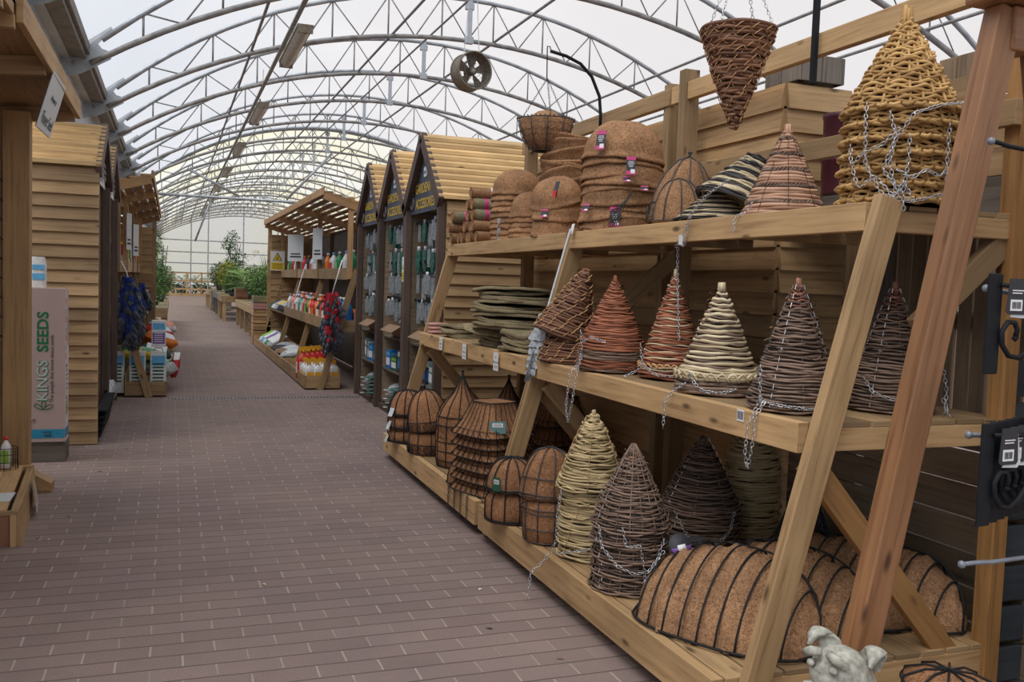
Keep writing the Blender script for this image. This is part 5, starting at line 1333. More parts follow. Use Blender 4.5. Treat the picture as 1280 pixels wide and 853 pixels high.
for si, (a, b) in enumerate(shed_y):
    for ri, z in enumerate((2.13, 1.86, 1.60, 1.32)):
        n = 17
        for i in range(n):
            kd = rnd.choice((0, 0, 2, 2, 1)) if ri != 1 else rnd.choice((0, 1, 1, 2))
            o = bpy.data.objects.new('hanging_pack', pk_[kd]); COL.objects.link(o); o.location = (2.37+.09*(i % 3)+rnd.uniform(0, .03), a+.12+(b-a-.24)*i/(n-1)+rnd.uniform(-.02, .02), z+rnd.uniform(-.04, .02)); o.rotation_euler = (0, 0, -PI/2+rnd.uniform(-.6, .6)+.9); q_ = rnd.uniform(.75, 1.05); o.scale = (q_, q_, q_)
            tag(o, '%s hanging in the %s row of the %s shed' % (nm[kd], ['upper', 'second', 'third', 'lowest'][ri], ['nearest', 'middle', 'farthest'][si]), 'pack', '%s packs, %s row, %s shed' % (nm[kd].split()[0], ['upper', 'second', 'third', 'lowest'][ri], ['nearest', 'middle', 'farthest'][si]))
# boxes and bags on the shed shelves
def carton(name, label, loc, s, mats, rz=0, grp=None, cat='box'):
    r = empty(name, label, cat, loc, rz, grp); sx, sy, sz = s
    m = MB().mat(mats[0]); m.box(-sx/2, sx/2, -sy/2, sy/2, 0, sz); obj('carton', m, r, bevel=.003)
    m = MB().mat(mats[1]); m.box(-sx/2*.86, sx/2*.86, -sy/2-.002, -sy/2, sz*.12, sz*.55); m.box(-sx/2-.002, -sx/2, -sy/2*.8, sy/2*.8, sz*.2, sz*.6)
    if len(mats) > 2: m.mat(mats[2]); m.box(-sx/2*.86, sx/2*.86, -sy/2-.0025, -sy/2, sz*.66, sz*.9); m.box(-sx/2-.0025, -sx/2, -sy/2*.8, sy/2*.8, sz*.7, sz*.9)
    obj('printed_panel', m, r); return r
for si, (a, b) in enumerate(shed_y):
    c_ = [('blue', 'white', 'sky_blue'), ('teal', 'white', 'paper'), ('black2', 'blue', 'paper'), ('dgreen', 'white', 'lime')]
    w3 = ['nearest', 'middle', 'farthest'][si]
    for i in range(4): carton('product_box', '%s printed carton on the lower shelf of the %s shed' % (['blue', 'grey-teal', 'black', 'dark green'][(i+si) % 4], w3), (2.45, a+.2+i*.29, .48), (.16, .2, .16+.05*((i+si) % 3)), c_[(i+si) % 4], rnd.uniform(-.1, .1))
    r = empty('open_carton', 'tilted open cardboard tray of netted packs in the %s shed' % w3, 'box', (2.52, a+.62, .90)); r.rotation_euler = (0, -.35, 0)
    m = MB().mat('kraft'); m.box(-.13, .2, -.3, .3, 0, .006); m.box(-.14, -.13, -.3, .3, 0, .16); m.box(.2, .21, -.3, .3, 0, .2); m.box(-.13, .2, -.306, -.3, 0, .18); m.box(-.13, .2, .3, .306, 0, .18); obj('tray', m, r)
    m = MB().mat('kraft'); m.hexa([(-.14, -.28, .155), (-.26, -.28, .13), (-.26, -.28, .136), (-.14, -.28, .161), (-.14, .28, .155), (-.26, .28, .13), (-.26, .28, .136), (-.14, .28, .161)]); obj('flap', m, r)
    for i in range(5): 
        m = MB().mat('packg' if i % 2 else 'packf', True); m.grid(lambda u, v: (.05*math.sin(PI*v)*math.cos(2*PI*u), .05*math.sin(PI*v)*math.sin(2*PI*u), .05-.05*math.cos(PI*v)), 12, 7, cu=True)
        tag(obj('netted_pack', m, loc=(2.48, a+.40+i*.11, .97)), 'round netted pack in the cardboard tray, %s from the camera, %s shed' % (near[i], w3), 'pack')
    for i in range(5):
        m = MB().mat('teal' if i % 2 else 'packg', True); m.grid(lambda u, v: (.19*(2*u-1), .10*math.cos(2*PI*v)*(1-abs(2*u-1)**4), .024*math.sin(2*PI*v)*(1-abs(2*u-1)**4)), 8, 12, cv=True)
        m.mat('paper'); m.box(-.23, -.18, -.03, .03, -.002, .002)
        tag(obj('film_pack', m, loc=(2.40+.02*(i % 2), a+.35, .125+.047*i)), 'flat green film pack with pale tag, %s in the floor pile of the %s shed' % (ordinal(4-i), w3), 'pack')
    m = MB().mat('silver_p', True); f = nz3(si); m.grid(lambda u, v: ((.16+.02*f(2*PI*u, v))*math.sin(PI*v)*math.cos(2*PI*u), (.2+.03*f(2*PI*u, v))*math.sin(PI*v)*math.sin(2*PI*u), .11-.11*math.cos(PI*v)), 22, 10, cu=True); tag(obj('film_bag', m, loc=(2.5, a+.95, .1)), 'rounded clear film bag on the floor shelf of the %s shed' % w3, 'bag')

# ------------------------------------------------------------------ stepped boxes with an open slatted roof
def planter(label, x0, s, y0, y1, nbox, end_far=True, legs=True):
    r = empty('roofed_display_unit', label, 'display unit', (x0, y0, 0)); L = y1-y0
    def bx(m, a, b, c, d, e, f, ax=None): m.box(min(s*a, s*b), max(s*a, s*b), c, d, e, f, ax)
    w_ = L/nbox
    for ti, (xf, xb, z0, z1) in enumerate(((0, .45, .02, .19), (.34, .74, .78, .94), (.55, .95, 1.49, 1.65))):
        for i in range(nbox):
            m = MB().mat('pine_old'); ya, yb = i*w_+.01, (i+1)*w_-.01
            bx(m, xf, xf+.022, ya, yb, z0, z1, 'y'); bx(m, xf+.022, xb, ya, ya+.02, z0, z1, 'x'); bx(m, xf+.022, xb, yb-.02, yb, z0, z1, 'x'); bx(m, xb, xb+.02, ya, yb, z0, z1+.1, 'y'); bx(m, xf+.022, xb, ya+.02, yb-.02, z0+.02, z0+.035, 'y')
            obj('display_box', m, r, bevel=.003)
    for yy in [-.03]+[i*w_ for i in range(1, nbox)]+[L]:
        m = MB().mat('pine_old'); m.beam((s*.20, yy+.012, 0), (s*.66, yy+.012, 1.62), .085, .024, up=(0, 1, 0)); obj('leg', m, r, bevel=.003)
        m = MB().mat('tan'); bx(m, .53, .60, yy, yy+.045, 1.5, 2.6, 'z'); obj('post', m, r, bevel=.003)
        m = MB().mat('pine_old'); bx(m, 1.15, 1.22, yy, yy+.045, 0, 2.42, 'z'); obj('back_post', m, r)
    m = MB().mat('tan'); bx(m, .17, .20, -.05, L+.06, 2.60, 2.70, 'y'); obj('roof_fascia', m, r, bevel=.003)
    n = 9; m = MB().mat('tan')
    for i in range(n):
        x = .22+i*.118; z = 2.67-.30*(x-.17); bx(m, x, x+.100, -.05, L+.06, z-.02, z, 'y')
    obj('roof_slats', m, r)
    for yy in [-.05]+[i*w_ for i in range(1, nbox)]+[L]:
        m = MB().mat('tan'); m.beam((s*.2, yy+.02, 2.60), (s*1.25, yy+.02, 2.295), .035, .11); obj('rafter', m, r)
    m = MB().mat('pine_old'); cladding(m, (s*.30, L+.02), (s*1.22, L+.02), .02, 2.4, (0, -1), .135, .015, .006); bx(m, .26, .34, L, L+.05, 0, 2.56, 'z'); obj('end_wall', m, r)
    m = MB().mat('grey_wood'); bx(m, 1.22, 1.24, 0, L, .02, 2.35, 'y'); obj('back_panel', m, r)
    return r
planter('right-hand display unit with stepped boxes and an open slatted roof, next to the sheds', 1.68, 1, 12.40, 20.5, 3)
planter('left-hand display unit with stepped boxes and slatted roof, beyond the left sheds', -.04, -1, 11.77, 20.0, 4)
plate('yellow warning triangle sign on the far end wall of the right display unit', (2.14, 20.46, 1.84), 0, .3, .42)
def paper(label, loc, s_, w_=.2, h_=.45):
    m = MB().mat('paper'); m.box(-w_/2, w_/2, -.002, .002, -h_, 0); m.mat('ink'); m.box(-w_*.3, w_*.3, -.003, -.002, -h_*.75, -h_*.7); m.box(-w_*.35, w_*.35, -.003, -.002, -h_*.86, -h_*.8)
    tag(obj('paper_sign', m, loc=loc, rz=s_), label, 'sign')
paper('white paper sign on the nearer post of the right display unit', (2.19, 15.0, 2.30), -1.1, .26, .5)
paper('white paper sign on the farther post of the right display unit', (2.18, 17.7, 2.30), -.7, .34, .5)
paper('white paper sign on the nearer post of the left display unit', (-.56, 13.80, 2.30), 1.2, .16, .5)
paper('white paper sign on the second post of the left display unit', (-.54, 15.85, 2.25), 1.2, .2, .5)

# products
def bottle(body, cap, h=.22, w_=.045, d_=.03, label='white', spray=False, name='bottle'):
    m = MB().mat(body, True)
    pr = [(.6, 0), (1, .02), (1, .62), (.92, .72), (.55, .84), (.32, .9), (.32, .94)]
    def fn(u, v):
        i = v*(len(pr)-1); k = min(int(i), len(pr)-2); t = i-k; q = pr[k][0]+(pr[k+1][0]-pr[k][0])*t; z = pr[k][1]+(pr[k+1][1]-pr[k][1])*t
        c, s_ = math.cos(2*PI*u), math.sin(2*PI*u); e = .6 if z < .8 else 1
        return (w_*q*math.copysign(abs(c)**e, c), d_*q*math.copysign(abs(s_)**e, s_), h*z)
    m.grid(fn, 16, 13, cu=True)
    c = MB().mat(cap, True); c.lathe([(.001, .93*h), (.016, .93*h), (.016, 1.02*h), (.001, 1.03*h)], 10)
    if spray: c.mat(cap, False); c.box(-.045, .018, -.012, .012, 1.0*h, 1.13*h); c.box(-.04, -.03, -.008, .008, .85*h, 1.0*h, 'z')
    l = MB().mat(label); l.box(-w_*.7, w_*.7, -d_*1.03, -d_*.96, h*.2, h*.6); l.box(-w_*1.03, -w_*.98, -d_*.6, d_*.6, h*.2, h*.6)
    return m.mesh(name), c.mesh('cap'), l.mesh('label_panel')
def put_bottle(ms, label, loc, rz, grp, sc=1):
    o = bpy.data.objects.new('bottle', ms[0]); COL.objects.link(o); o.location = loc; o.rotation_euler = (0, 0, rz); o.scale = (sc, sc, sc); tag(o, label, 'bottle', grp)
    obj('cap', ms[1], o); obj('label_panel', ms[2], o); return o
WH = bottle('white_p', 'amber', .30, .075, .045, 'amber', True); RD = bottle('red', 'amber', .30, .07, .045, 'white', True)
for i in range(4):
    for j in range(3):
        put_bottle(WH, 'white jug with amber trigger, %s row back in the bottom box, %s from the aisle' % (near[j].replace('nearest', 'first'), near[i].replace('nearest', 'first')), (1.76+.11*i, 12.50+.22*j, .055), .1, 'white jugs')
for i in range(5):
    put_bottle(RD, 'red jug with amber trigger behind the white jugs, %s in the line' % near[i].replace('nearest', 'first'), (1.76+.085*i, 13.2+.10*i, .075), .1, 'red jugs', 1.3)
cols = [('red', 'white', 'orange'), ('blue', 'orange', 'white'), ('red', 'orange', 'black2'), ('green', 'lime', 'white'), ('silver_p', 'white', 'red'), ('orange', 'black2', 'white'), ('black2', 'white', 'orange'), ('white_p', 'red', 'sky_blue')]
BM = [bottle(c[0], c[2], .26, .06, .04, c[1]) for c in cols]
cn = ['red', 'blue', 'red with orange label', 'green', 'grey', 'orange', 'black', 'white']
order = [1, 1, 1, 6, 2, 6, 5, 2, 0, 5, 3, 0, 4, 3, 4, 7, 0, 5, 4, 7]
for i, k in enumerate(order):
    for j in range(2):
        put_bottle(BM[k], '%s bottle in the %s row of the middle tier, right display unit' % (cn[k], ['front', 'back'][j]), (2.10+.16*j, 12.55+i*.27+.02*j, .815), -PI/2+rnd.uniform(-.2, .2), '%s bottles, %s of middle tier' % (cn[k], ['front', 'back'][j]), 1.4 if j == 0 else 1.6)
order2 = [3, 3, 7, 3, 3, 3, 7, 1, 5, 1, 4, 7, 4, 4, 7, 4, 6, 4, 0, 7, 7, 6, 4, 3, 0, 5, 3]
for i, k in enumerate(order2):
    put_bottle(BM[k], '%s bottle on the top tier of the right display unit' % cn[k], (2.32+.05*(i % 2), 12.55+i*.27, 1.525), -PI/2+rnd.uniform(-.3, .3), '%s bottles on the right top tier' % cn[k], 1.4)
for i in range(2):
    r = empty('storage_tub', 'green plastic tub with black lid behind the right display unit posts, %s' % ['nearer the sheds', 'farther from the sheds'][i], 'tub', (2.62, 12.2+.0+.45*i+.25, 1.51))
    m = MB().mat('green', True); m.lathe([(.001, 0), (.15, 0), (.17, .24), (.001, .24)], 24); obj('tub', m, r); m = MB().mat('black', True); m.lathe([(.175, .24), (.18, .27), (.04, .30), (.03, .34), (.001, .34)], 24); obj('lid', m, r)
for i in range(2):
    r = empty('tool_case', 'blue plastic case with orange clasp on the middle tier near the shed post, %s' % ['nearer', 'farther'][i], 'case', (2.42, 12.45+.35*i, .80))
    m = MB().mat('blue'); m.box(-.08, .08, -.14, .14, 0, .24); obj('case', m, r, bevel=.01); m = MB().mat('orange'); m.box(-.09, .09, -.03, .03, .1, .27); m.box(-.03, .03, -.1, .1, .24, .28); obj('clasp', m, r, bevel=.006)
def sack(label, loc, s, mats, rot=(0, 0, 0), grp=None, seed=1):
    r = empty('sack', label, 'bag', loc, 0, grp); r.rotation_euler = rot; f = nz3(seed); sx, sy, sz = s
    m = MB().mat(mats[0], True)
    m.grid(lambda u, v: (sx/2*(2*v-1), sy/2*math.cos(2*PI*u)*(1-abs(2*v-1)**6*.3)*(1+.05*f(u*6, v)), sz/2+sz/2*math.sin(2*PI*u)*(1-abs(2*v-1)**5)*(1+.12*f(u*6+2, v*.4))), 20, 14, cu=True); obj('bag', m, r)
    m = MB().mat(mats[1], True); m.grid(lambda u, v: (sx*.3*(2*v-1), sy/2*1.015*math.cos(PI*(.15+.7*u)), sz/2+sz/2*1.04*math.sin(PI*(.15+.7*u))*(1+.12*f((.075+.35*u)*6+2, (.2+.6*v)*.4))), 8, 8); obj('printed_panel', m, r); return r
for i in range(5): sack(['grey and white sack leaning in the farthest right bottom box, nearest of five', 'green and white sack second in the farthest right bottom box', 'white and purple sack third in the farthest right bottom box', 'blue and white sack fourth in the farthest right bottom box', 'pale sack last in the farthest right bottom box'][i], (1.95, 18.2+i*.4, .2), (.42, .3, .13), [('silver_p', 'white'), ('green', 'white'), ('white_p', 'purple'), ('sky_blue', 'white'), ('white_p', 'lime')][i], (0, -.5, .2), None, i)
for i in range(3): sack('crumpled %s bag in the middle right bottom box' % ['grey film', 'brown paper', 'dark film'][i], (1.93, 15.6+i*.7, .14), (.42, .4, .16), [('silver_p', 'paper'), ('kraft', 'paper'), ('black2', 'silver_p')][i], (0, -.15, .5*i), None, i+9)
for i in range(4): sack('small bundle of %s netting on the farthest part of the middle tier' % ['black', 'yellow-lidded clear', 'white', 'dark green'][i], (2.1, 18.2+i*.5, .86), (.3, .3, .14), [('black2', 'silver_p'), ('silver_p', 'bright_yellow'), ('white_p', 'silver_p'), ('dgreen', 'black2')][i], (0, -.4, .4), None, i+14)
# gloves
def glove(c1, c2):
    m = MB().mat(c1, True)
    m.grid(lambda u, v: (.05*math.sin(PI*(.15+.7*v))*math.cos(2*PI*u)*(1 if v < .9 else .8), .022*math.sin(PI*(.15+.7*v))*math.sin(2*PI*u), -.05-.11*v), 12, 6, cu=True)
    for k in range(4): m.tube([(-.033+.022*k, 0, -.14), (-.036+.024*k, -.006, -.185), (-.038+.025*k, -.016, -.225+.008*abs(k-1.5))], [.0125, .012, .009], 6)
    m.tube([(.035, 0, -.09), (.06, -.008, -.125), (.066, -.014, -.155)], [.013, .012, .009], 6)
    m.mat(c2, True); m.grid(lambda u, v: (.036*math.cos(2*PI*u), .02*math.sin(2*PI*u), -.05*v), 12, 3, cu=True)
    
    return m.mesh('work_glove')
gb = glove('glove_grey', 'glove_blue'); gr = glove('glove_grey', 'glove_red')
def bunch(x, y, ztop_, zbot_, n, me, lab_, grp, sc, hoff=0):
    for i in range(n):
        t = i/n; a = rnd.random()*6.28
        o = bpy.data.objects.new('work_glove', me); COL.objects.link(o)
        R_ = .05+.03*math.sin(PI*t); o.location = (x+hoff*t+R_*math.cos(a), y+R_*1.0*math.sin(a), ztop_+(zbot_-ztop_)*t); o.rotation_euler = (.25, rnd.uniform(-.35, .35), rnd.uniform(-1.2, 1.2)); o.scale = (sc,)*3
        tag(o, lab_, 'glove', grp)
bunch(-.47, 11.68, 1.44, .80, 60, gb, 'dark grey work glove with blue cuff in the big hanging bunch on the left', 'grey and blue gloves', 1.15, .03)
bunch(-.33, 12.4, 1.36, 1.08, 12, gb, 'dark grey glove with blue cuff in the small bunch beyond the big one', 'second blue glove bunch', 1.1)
bunch(1.99, 12.25, 1.32, .70, 44, gr, 'dark grey work glove with red cuff in the hanging bunch on the right', 'grey and red gloves', 1.15)
for lab_, p in (('white cord holding the red-cuffed glove bunch', [(2.12, 12.27, 1.75), (2.05, 12.25, 1.5), (1.99, 12.25, 1.28)]), ('white cord holding the blue-cuffed glove bunch', [(-.56, 11.73, 1.62), (-.5, 11.70, 1.5), (-.47, 11.68, 1.38)]), ('pale cord hanging on the farther part of the right display unit', [(2.2, 16.5, 1.7), (2.05, 16.4, 1.2), (1.95, 16.3, .95)])):
    m = MB().mat('white', True); m.tube(p, .008, 5); tag(obj('cord', m), lab_, 'cord')
# left unit stock
for i in range(4): 
    r = carton('feed_box', 'tall white and green carton with blue top in the left floor box, %s along' % near[i].replace('nearest', 'first'), (-.14-.235*i, 11.93, .045), (.18, .13, .50), ('white_p', 'white', 'sky_blue'), 0)
    m = MB().mat('dgreen')
    for k in range(6): m.box(-.065, .06, -.0690, -.067, .13+.042*k, .15+.042*k)
    m.mat('lime'); m.box(.091, .0925, -.05, .05, .05, .4); obj('print_lines', m, r)
    m = MB().mat('white_p', True); m.tube([(-.05, 0, .50), (-.04, 0, .54), (.04, 0, .54), (.05, 0, .50)], .008, 5); obj('handle', m, r)
r = carton('feed_box', 'white and purple carton with blue top standing on the white and green cartons', (-.14, 11.95, .60), (.16, .13, .32), ('white_p', 'purple', 'sky_blue'))
m = MB().mat('white')
for k in range(5): m.box(-.05, .05, -.0685, -.067, .06+.025*k, .068+.025*k)
obj('print_lines', m, r)
for i in range(4): carton('feed_box', 'yellow and green carton in the left middle tier, %s from the camera' % near[i], (-.44+.0*i, 11.98+.16*i, .82), (.13, .10, .34), ('bright_yellow', 'green', 'bright_yellow'))
for i in range(3): sack('yellow bag on the left side behind the white and green cartons, %s from the aisle' % near[i].replace('nearest', 'first'), (-.3-.22*i, 12.25, .42), (.3, .25, .14), ('bright_yellow', 'green'), (0, .2, .3), None, i)
for i in range(12):
    carton('seed_pack', '%s packet on the top tier of the left display unit, %s along' % (['green', 'white', 'lime', 'blue', 'red', 'yellow'][i % 6], ordinal(i).replace('topmost', 'first')), (-.66, 11.9+i*.55 if i > 3 else 11.88+i*.16, 1.53), (.13, .07, .30+.05*(i % 3)), [('green', 'white'), ('white_p', 'red'), ('lime', 'white'), ('blue', 'white'), ('red', 'white'), ('bright_yellow', 'green')][i % 6])
for i in range(9):
    put_bottle(BM[[0, 4, 2, 3, 1, 5, 0, 4, 1][i]], 'coloured bottle in the farther middle tier of the left unit, %s along' % ordinal(i).replace('topmost', 'first'), (-.44, 12.9+i*.75, .815), PI/2, None, 1.3)
for i in range(9):
    cc = [('silver_p', 'green'), ('dgreen', 'white'), ('orange', 'white'), ('white_p', 'lime'), ('bright_yellow', 'green'), ('red', 'white'), ('silver_p', 'lime'), ('dgreen', 'silver_p'), ('white_p', 'orange')][i]
    sack('bulging %s bag in the heap on the left floor boxes, %s from the camera' % (['silver', 'dark green', 'orange', 'white', 'yellow', 'red', 'grey', 'green', 'pale'][i], near[i] if i < 6 else ordinal(i)), (-.17-.05*(i % 2), 12.5+i*.55, .20+.13*(i % 3)), (.42, .5, .22), cc, (0, .25, .3*(i % 3-1)), None, 60+i)
sack('red crisp-like bag hanging over the edge of the left floor box', (.03, 12.75, .13), (.12, .3, .34), ('red', 'white'), (0, .15, 0), None, 88)
# things in the near left shed
for i in range(8):
    z = (1.95, 1.62, 1.30, 1.0)[i % 4]; put_bottle(BM[[0, 5, 2, 7, 0, 4, 5, 0][i]], '%s pack glimpsed inside the nearest left-hand shed, %s up' % (['red', 'orange', 'red-orange', 'white', 'scarlet', 'grey', 'bright orange', 'deep red'][i], ['top row', 'second row', 'third row', 'low'][i % 4]), (-.72, 8.95+.5*(i//4)+.1*(i % 4), z), PI/2, None, 1)
for i in range(2):
    sack('crumpled grey film bag at the foot of the left-hand sheds, %s from the camera' % near[i], (-.66, 10.75+i*.5, .05), (.2, .36, .22), ('silver_p', 'paper'), (0, 0, 0), None, 93+i)
r = empty('wire_rack', 'low black wire rack along the foot of the nearest left-hand shed', 'rack', (-.60, 8.75, 0))
m = MB().mat('black')
for k in range(5): m.box(-.01+.0*k, .03+.012*k, 0, 1.3, .04+.055*k, .055+.055*k, 'y')
obj('rails', m, r)
m = MB().mat('black'); m.box(-.02, 0, 0, .02, 0, .3, 'z'); m.box(-.02, 0, 1.28, 1.3, 0, .3, 'z'); obj('uprights', m, r)

# ------------------------------------------------------------------ left foreground
r = empty('timber_canopy', 'pine timber canopy with a big square post at the left edge', 'canopy', (-.60, 4.5, 0))
m = MB().mat('ply'); m.box(-.44, -.28, 2.3, 2.42, 0, 2.52, 'z'); obj('post', m, r, bevel=.005)
m = MB().mat('ply'); m.beam((-.37, 2.28, .0), (-.37, 2.28, .12), .3, .02, up=(0, 1, 0)); obj('foot_block', m, r) if 0 else None
m = MB().mat('pine'); m.box(-.03, .0, -.05, 2.55, 2.535, 2.655, 'y'); obj('fascia', m, r, bevel=.003)
m = MB().mat('pine'); m.box(-.06, -.03, -1.9, -.06, 2.555, 2.69, 'y'); m.box(-.5, -.03, -.10, -.055, 2.50, 2.66, 'x'); obj('fascia', m, r, bevel=.003)
m = MB().mat('ply')
m.hexa([(-.03, -1.9, 2.60), (-1.7, -1.9, 2.45), (-1.7, -1.9, 2.47), (-.03, -1.9, 2.62), (-.03, 2.55, 2.60), (-1.7, 2.55, 2.45), (-1.7, 2.55, 2.47), (-.03, 2.55, 2.62)]); obj('roof_board', m, r)
for y in (-.4, .9, 2.46):
    m = MB().mat('pine_old'); m.beam((-.03, y, 2.55), (-1.7, y, 2.40), .045, .095); obj('rafter', m, r)
m = MB().mat('pine_old'); m.box(-1.7, -.45, 2.36, 2.40, 0, 2.45, 'z'); obj('end_wall', m, r)
m = MB().mat('orange_pine'); m.box(-1.68, -1.6, -1.8, 2.3, 0, 2.4, 'y'); obj('back_wall', m, r)
m = MB().mat('ply'); m.hexa([(-.37, 2.28, 0), (-.37, 2.42, 0), (-.37, 2.42, .20), (-.37, 2.28, .20), (-.14, 2.28, 0), (-.14, 2.42, 0), (-.14, 2.42, .06), (-.14, 2.28, .06)]); obj('foot_brace', m, r, bevel=.003)
m = MB().mat('white'); m.box(-.452, -.445, 2.2, 2.25, .6, 2.2, 'z'); m.mat('wire', True)
for k in range(9): z = 1.05+k*.125; m.tube([(-.44, 2.27, z), (-.42, 2.18, z), (-.43, 2.15, z+.015)], .005, 5)
obj('hook_strip', m, r)
r = empty('hanging_sign', 'white card hanging askew from the canopy edge, reading Flower Seed', 'sign', (0, 0, 0))
A, B, C_, D = (-.594, 5.45, 2.54), (-.594, 6.02, 2.545), (-.602, 5.40, 2.175), (-.628, 5.13, 2.205)
A, B, C_, D = [Vector(q) for q in ((-.596, 5.50, 2.553), (-.596, 6.06, 2.561), (-.680, 6.06, 2.263), (-.680, 5.50, 2.252))]
ex = ((B-A)+(C_-D)).normalized(); ey = (A-D).normalized(); nn = ex.cross(ey).normalized()
m = MB().mat('paper'); m.poly([A, B, C_, D], nn*-.004); m.mat('black2'); m.poly([A-nn*.005, B-nn*.005, C_-nn*.005, D-nn*.005], nn*-.003); s_ = obj('card', m, r)
def on_card(u, v): return (A.lerp(B, u)).lerp(D.lerp(C_, u), v)
def card_text(st, size, v, mat='ink', sx=1):
    c = on_card(.5, v); t = text(st, size, mat, r, (0, 0, 0), (0, 0, 0), ext=.0004)
    uu = (on_card(1, v)-on_card(0, v)); ee = uu.normalized(); fy = (A-D).normalized()
    t.matrix_local = Matrix(((ee.x*sx, fy.x, nn.x, c.x+nn.x*.003), (ee.y*sx, fy.y, nn.y, c.y+nn.y*.003), (ee.z*sx, fy.z, nn.z, c.z+nn.z*.003), (0, 0, 0, 1)))
card_text('Flower Seed', .095, .80, sx=.95); card_text('the home of', .045, .40, 'blackrope')
# seed display box
r = empty('seed_display_box', 'tall pinkish cardboard display box printed KINGS SEEDS with a blue foot band', 'display box', (-1.03, 7.84, .16))
W, Dp, Hh = .262, .25, 1.19
m = MB().mat('pinkbox'); m.box(0, W, 0, .01, 0, Hh, 'z'); m.box(0, .01, .01, Dp, 0, Hh, 'z'); m.box(.01, W, Dp-.01, Dp, 0, Hh, 'z'); m.box(W-.01, W, .01, Dp-.01, 0, Hh*.64, 'z'); m.box(.01, W-.01, .01, Dp-.01, 0, .01)
body = obj('carton', m, r, bevel=.002)
m = MB().mat('palecard'); m.box(W, W+.002, .004, .09, .0, Hh*.99, 'z'); m.box(W, W+.002, .09, Dp-.002, .0, Hh*.62, 'z'); obj('side_print', m, r)
m = MB().mat('blue_ink'); m.box(.012, W-.004, -.002, 0, .03, .10, 'x'); m.box(W+.002, W+.004, .0, Dp, .03, .10, 'y'); obj('foot_band', m, r)
m = MB().mat('red')
for k in range(4): m.box(W+.002, W+.0035, .03, .06, Hh*(.90-.12*k), Hh*(.94-.12*k))
m.mat('ink')
for k in range(4): m.box(W+.002, W+.0035, .03, .07, Hh*(.855-.12*k), Hh*(.862-.12*k)); m.box(W+.002, W+.0035, .03, .06, Hh*(.84-.12*k), Hh*(.846-.12*k))
for k in range(6): m.box(W+.002, W+.0035, .05, .19, Hh*(.34+.03*k), Hh*(.345+.03*k))
m.mat('maroon')
for k in range(7): m.box(W+.002, W+.0035, .06+.02*(k % 3), .09+.02*(k % 3), Hh*(.17+.018*k), Hh*(.19+.018*k))
m.mat('lime'); m.box(W+.002, W+.0035, .14, .19, Hh*.17, Hh*.25); obj('side_pictures', m, r)
rot = (PI/2, -PI/2, 0)
text('KINGS', .108, 'green_ink', r, (.112, -.001, .475), rot, off=.0035, sx=1.02)
text('KINGS', .108, 'pale_ink', r, (.109, -.0026, .478), rot, off=.0005, sx=1.02)
text('SEEDS', .108, 'green_ink', r, (.112, -.002, .855), rot, off=.003, sx=1.08)
text('The people that know about seeds', .038, 'ink', r, (.172, -.0015, .57), rot, sx=.98)
m = MB().mat('green_ink', True)
for a in (.5, 1.5, 2.5):
    c = (.112, .285); L_ = .075
    pts = []
    for k in range(16):
        t = 2*PI*k/16; px_ = L_*.5*(1-math.cos(t)); py_ = .02*math.sin(t)*math.sin(t/2); pts.append((c[0]+px_*math.cos(a)-py_*math.sin(a), -.003, c[1]-.03+px_*math.sin(a)*.9+py_*math.cos(a)))
    m.tube(pts, .0028, 4, closed=True)
obj('leaf_logo', m, r)
m = MB().mat('ink', True); m.tube([(.03, -.002, .12), (.03, -.002, .16), (.05, -.002, .185), (.06, -.002, .17), (.045, -.002, .15)], .0018, 4); obj('small_squiggle', m, r)
text('SINCE', .022, 'ink', r, (.14, -.0035, .078), (PI/2, 0, 0)); text('1888', .03, 'ink', r, (.14, -.0035, .05), (PI/2, 0, 0))
m = MB().mat('grey_wood'); m.box(-1.05, -.76, 7.86, 8.1, 0, .155, 'x'); tag(obj('wooden_block', m, bevel=.004), 'weathered wooden block under the seed display box', 'block')
r = empty('seed_bottle', 'white pack with blue print standing behind the seed display box', 'pack', (-1.0, 8.22, 1.33))
m = MB().mat('white_p', True); m.grid(lambda u, v: (.06*math.copysign(abs(math.cos(2*PI*u))**.6, math.cos(2*PI*u))*(1-.35*max(0, v-.8)*5*.6), .03*math.sin(2*PI*u), .26*v), 18, 10, cu=True); m.poly([(.045*math.cos(a), .025*math.sin(a), .26) for a in [k*PI/6 for k in range(12)]], (0, 0, .003)); obj('pack', m, r)
m = MB().mat('sky_blue'); m.box(-.04, .05, -.034, -.031, .08, .13); m.box(-.04, .05, -.034, -.031, .16, .2); obj('printed_panel', m, r)
m = MB().mat('pine_old'); m.box(-1.2, -.88, 8.12, 8.4, 1.30, 1.325, 'x'); m.box(-1.2, -1.15, 8.15, 8.35, 0, 1.30, 'z'); m.box(-.95, -.91, 8.30, 8.35, 0, 1.30, 'z'); tag(obj('side_shelf', m), 'narrow pine stand hidden behind the seed display box', 'stand')
# low wooden box
r = empty('low_display_step', 'low pine slatted step box on the paving in the left foreground', 'display step', (-.80, 5.5, 0))
m = MB().mat('pine'); m.hexa([(.06, -.02, 0), (.06-.04, -.02, 0), (.0, -.02, .19), (.04, -.02, .19), (-.02, 1.22, 0), (-.06, 1.22, 0), (-.08, 1.22, .19), (-.04, 1.22, .19)]); obj('side_board', m, r, bevel=.003)
m = MB().mat('pine')
for i in range(7): x = -.02-.1*i; m.hexa([(x, -.01, .20), (x-.097, -.01, .20), (x-.097, -.01, .178), (x, -.01, .178), (x-.08, 1.2, .20), (x-.177, 1.2, .20), (x-.177, 1.2, .178), (x-.08, 1.2, .178)])
obj('top_slats', m, r, bevel=.002)
m = MB().mat('cedar')
for i in range(6): m.box(-.085-.09*i, -.002-.09*i, -.02, .0, .0, .17, 'z')
obj('front_boards', m, r, bevel=.002)
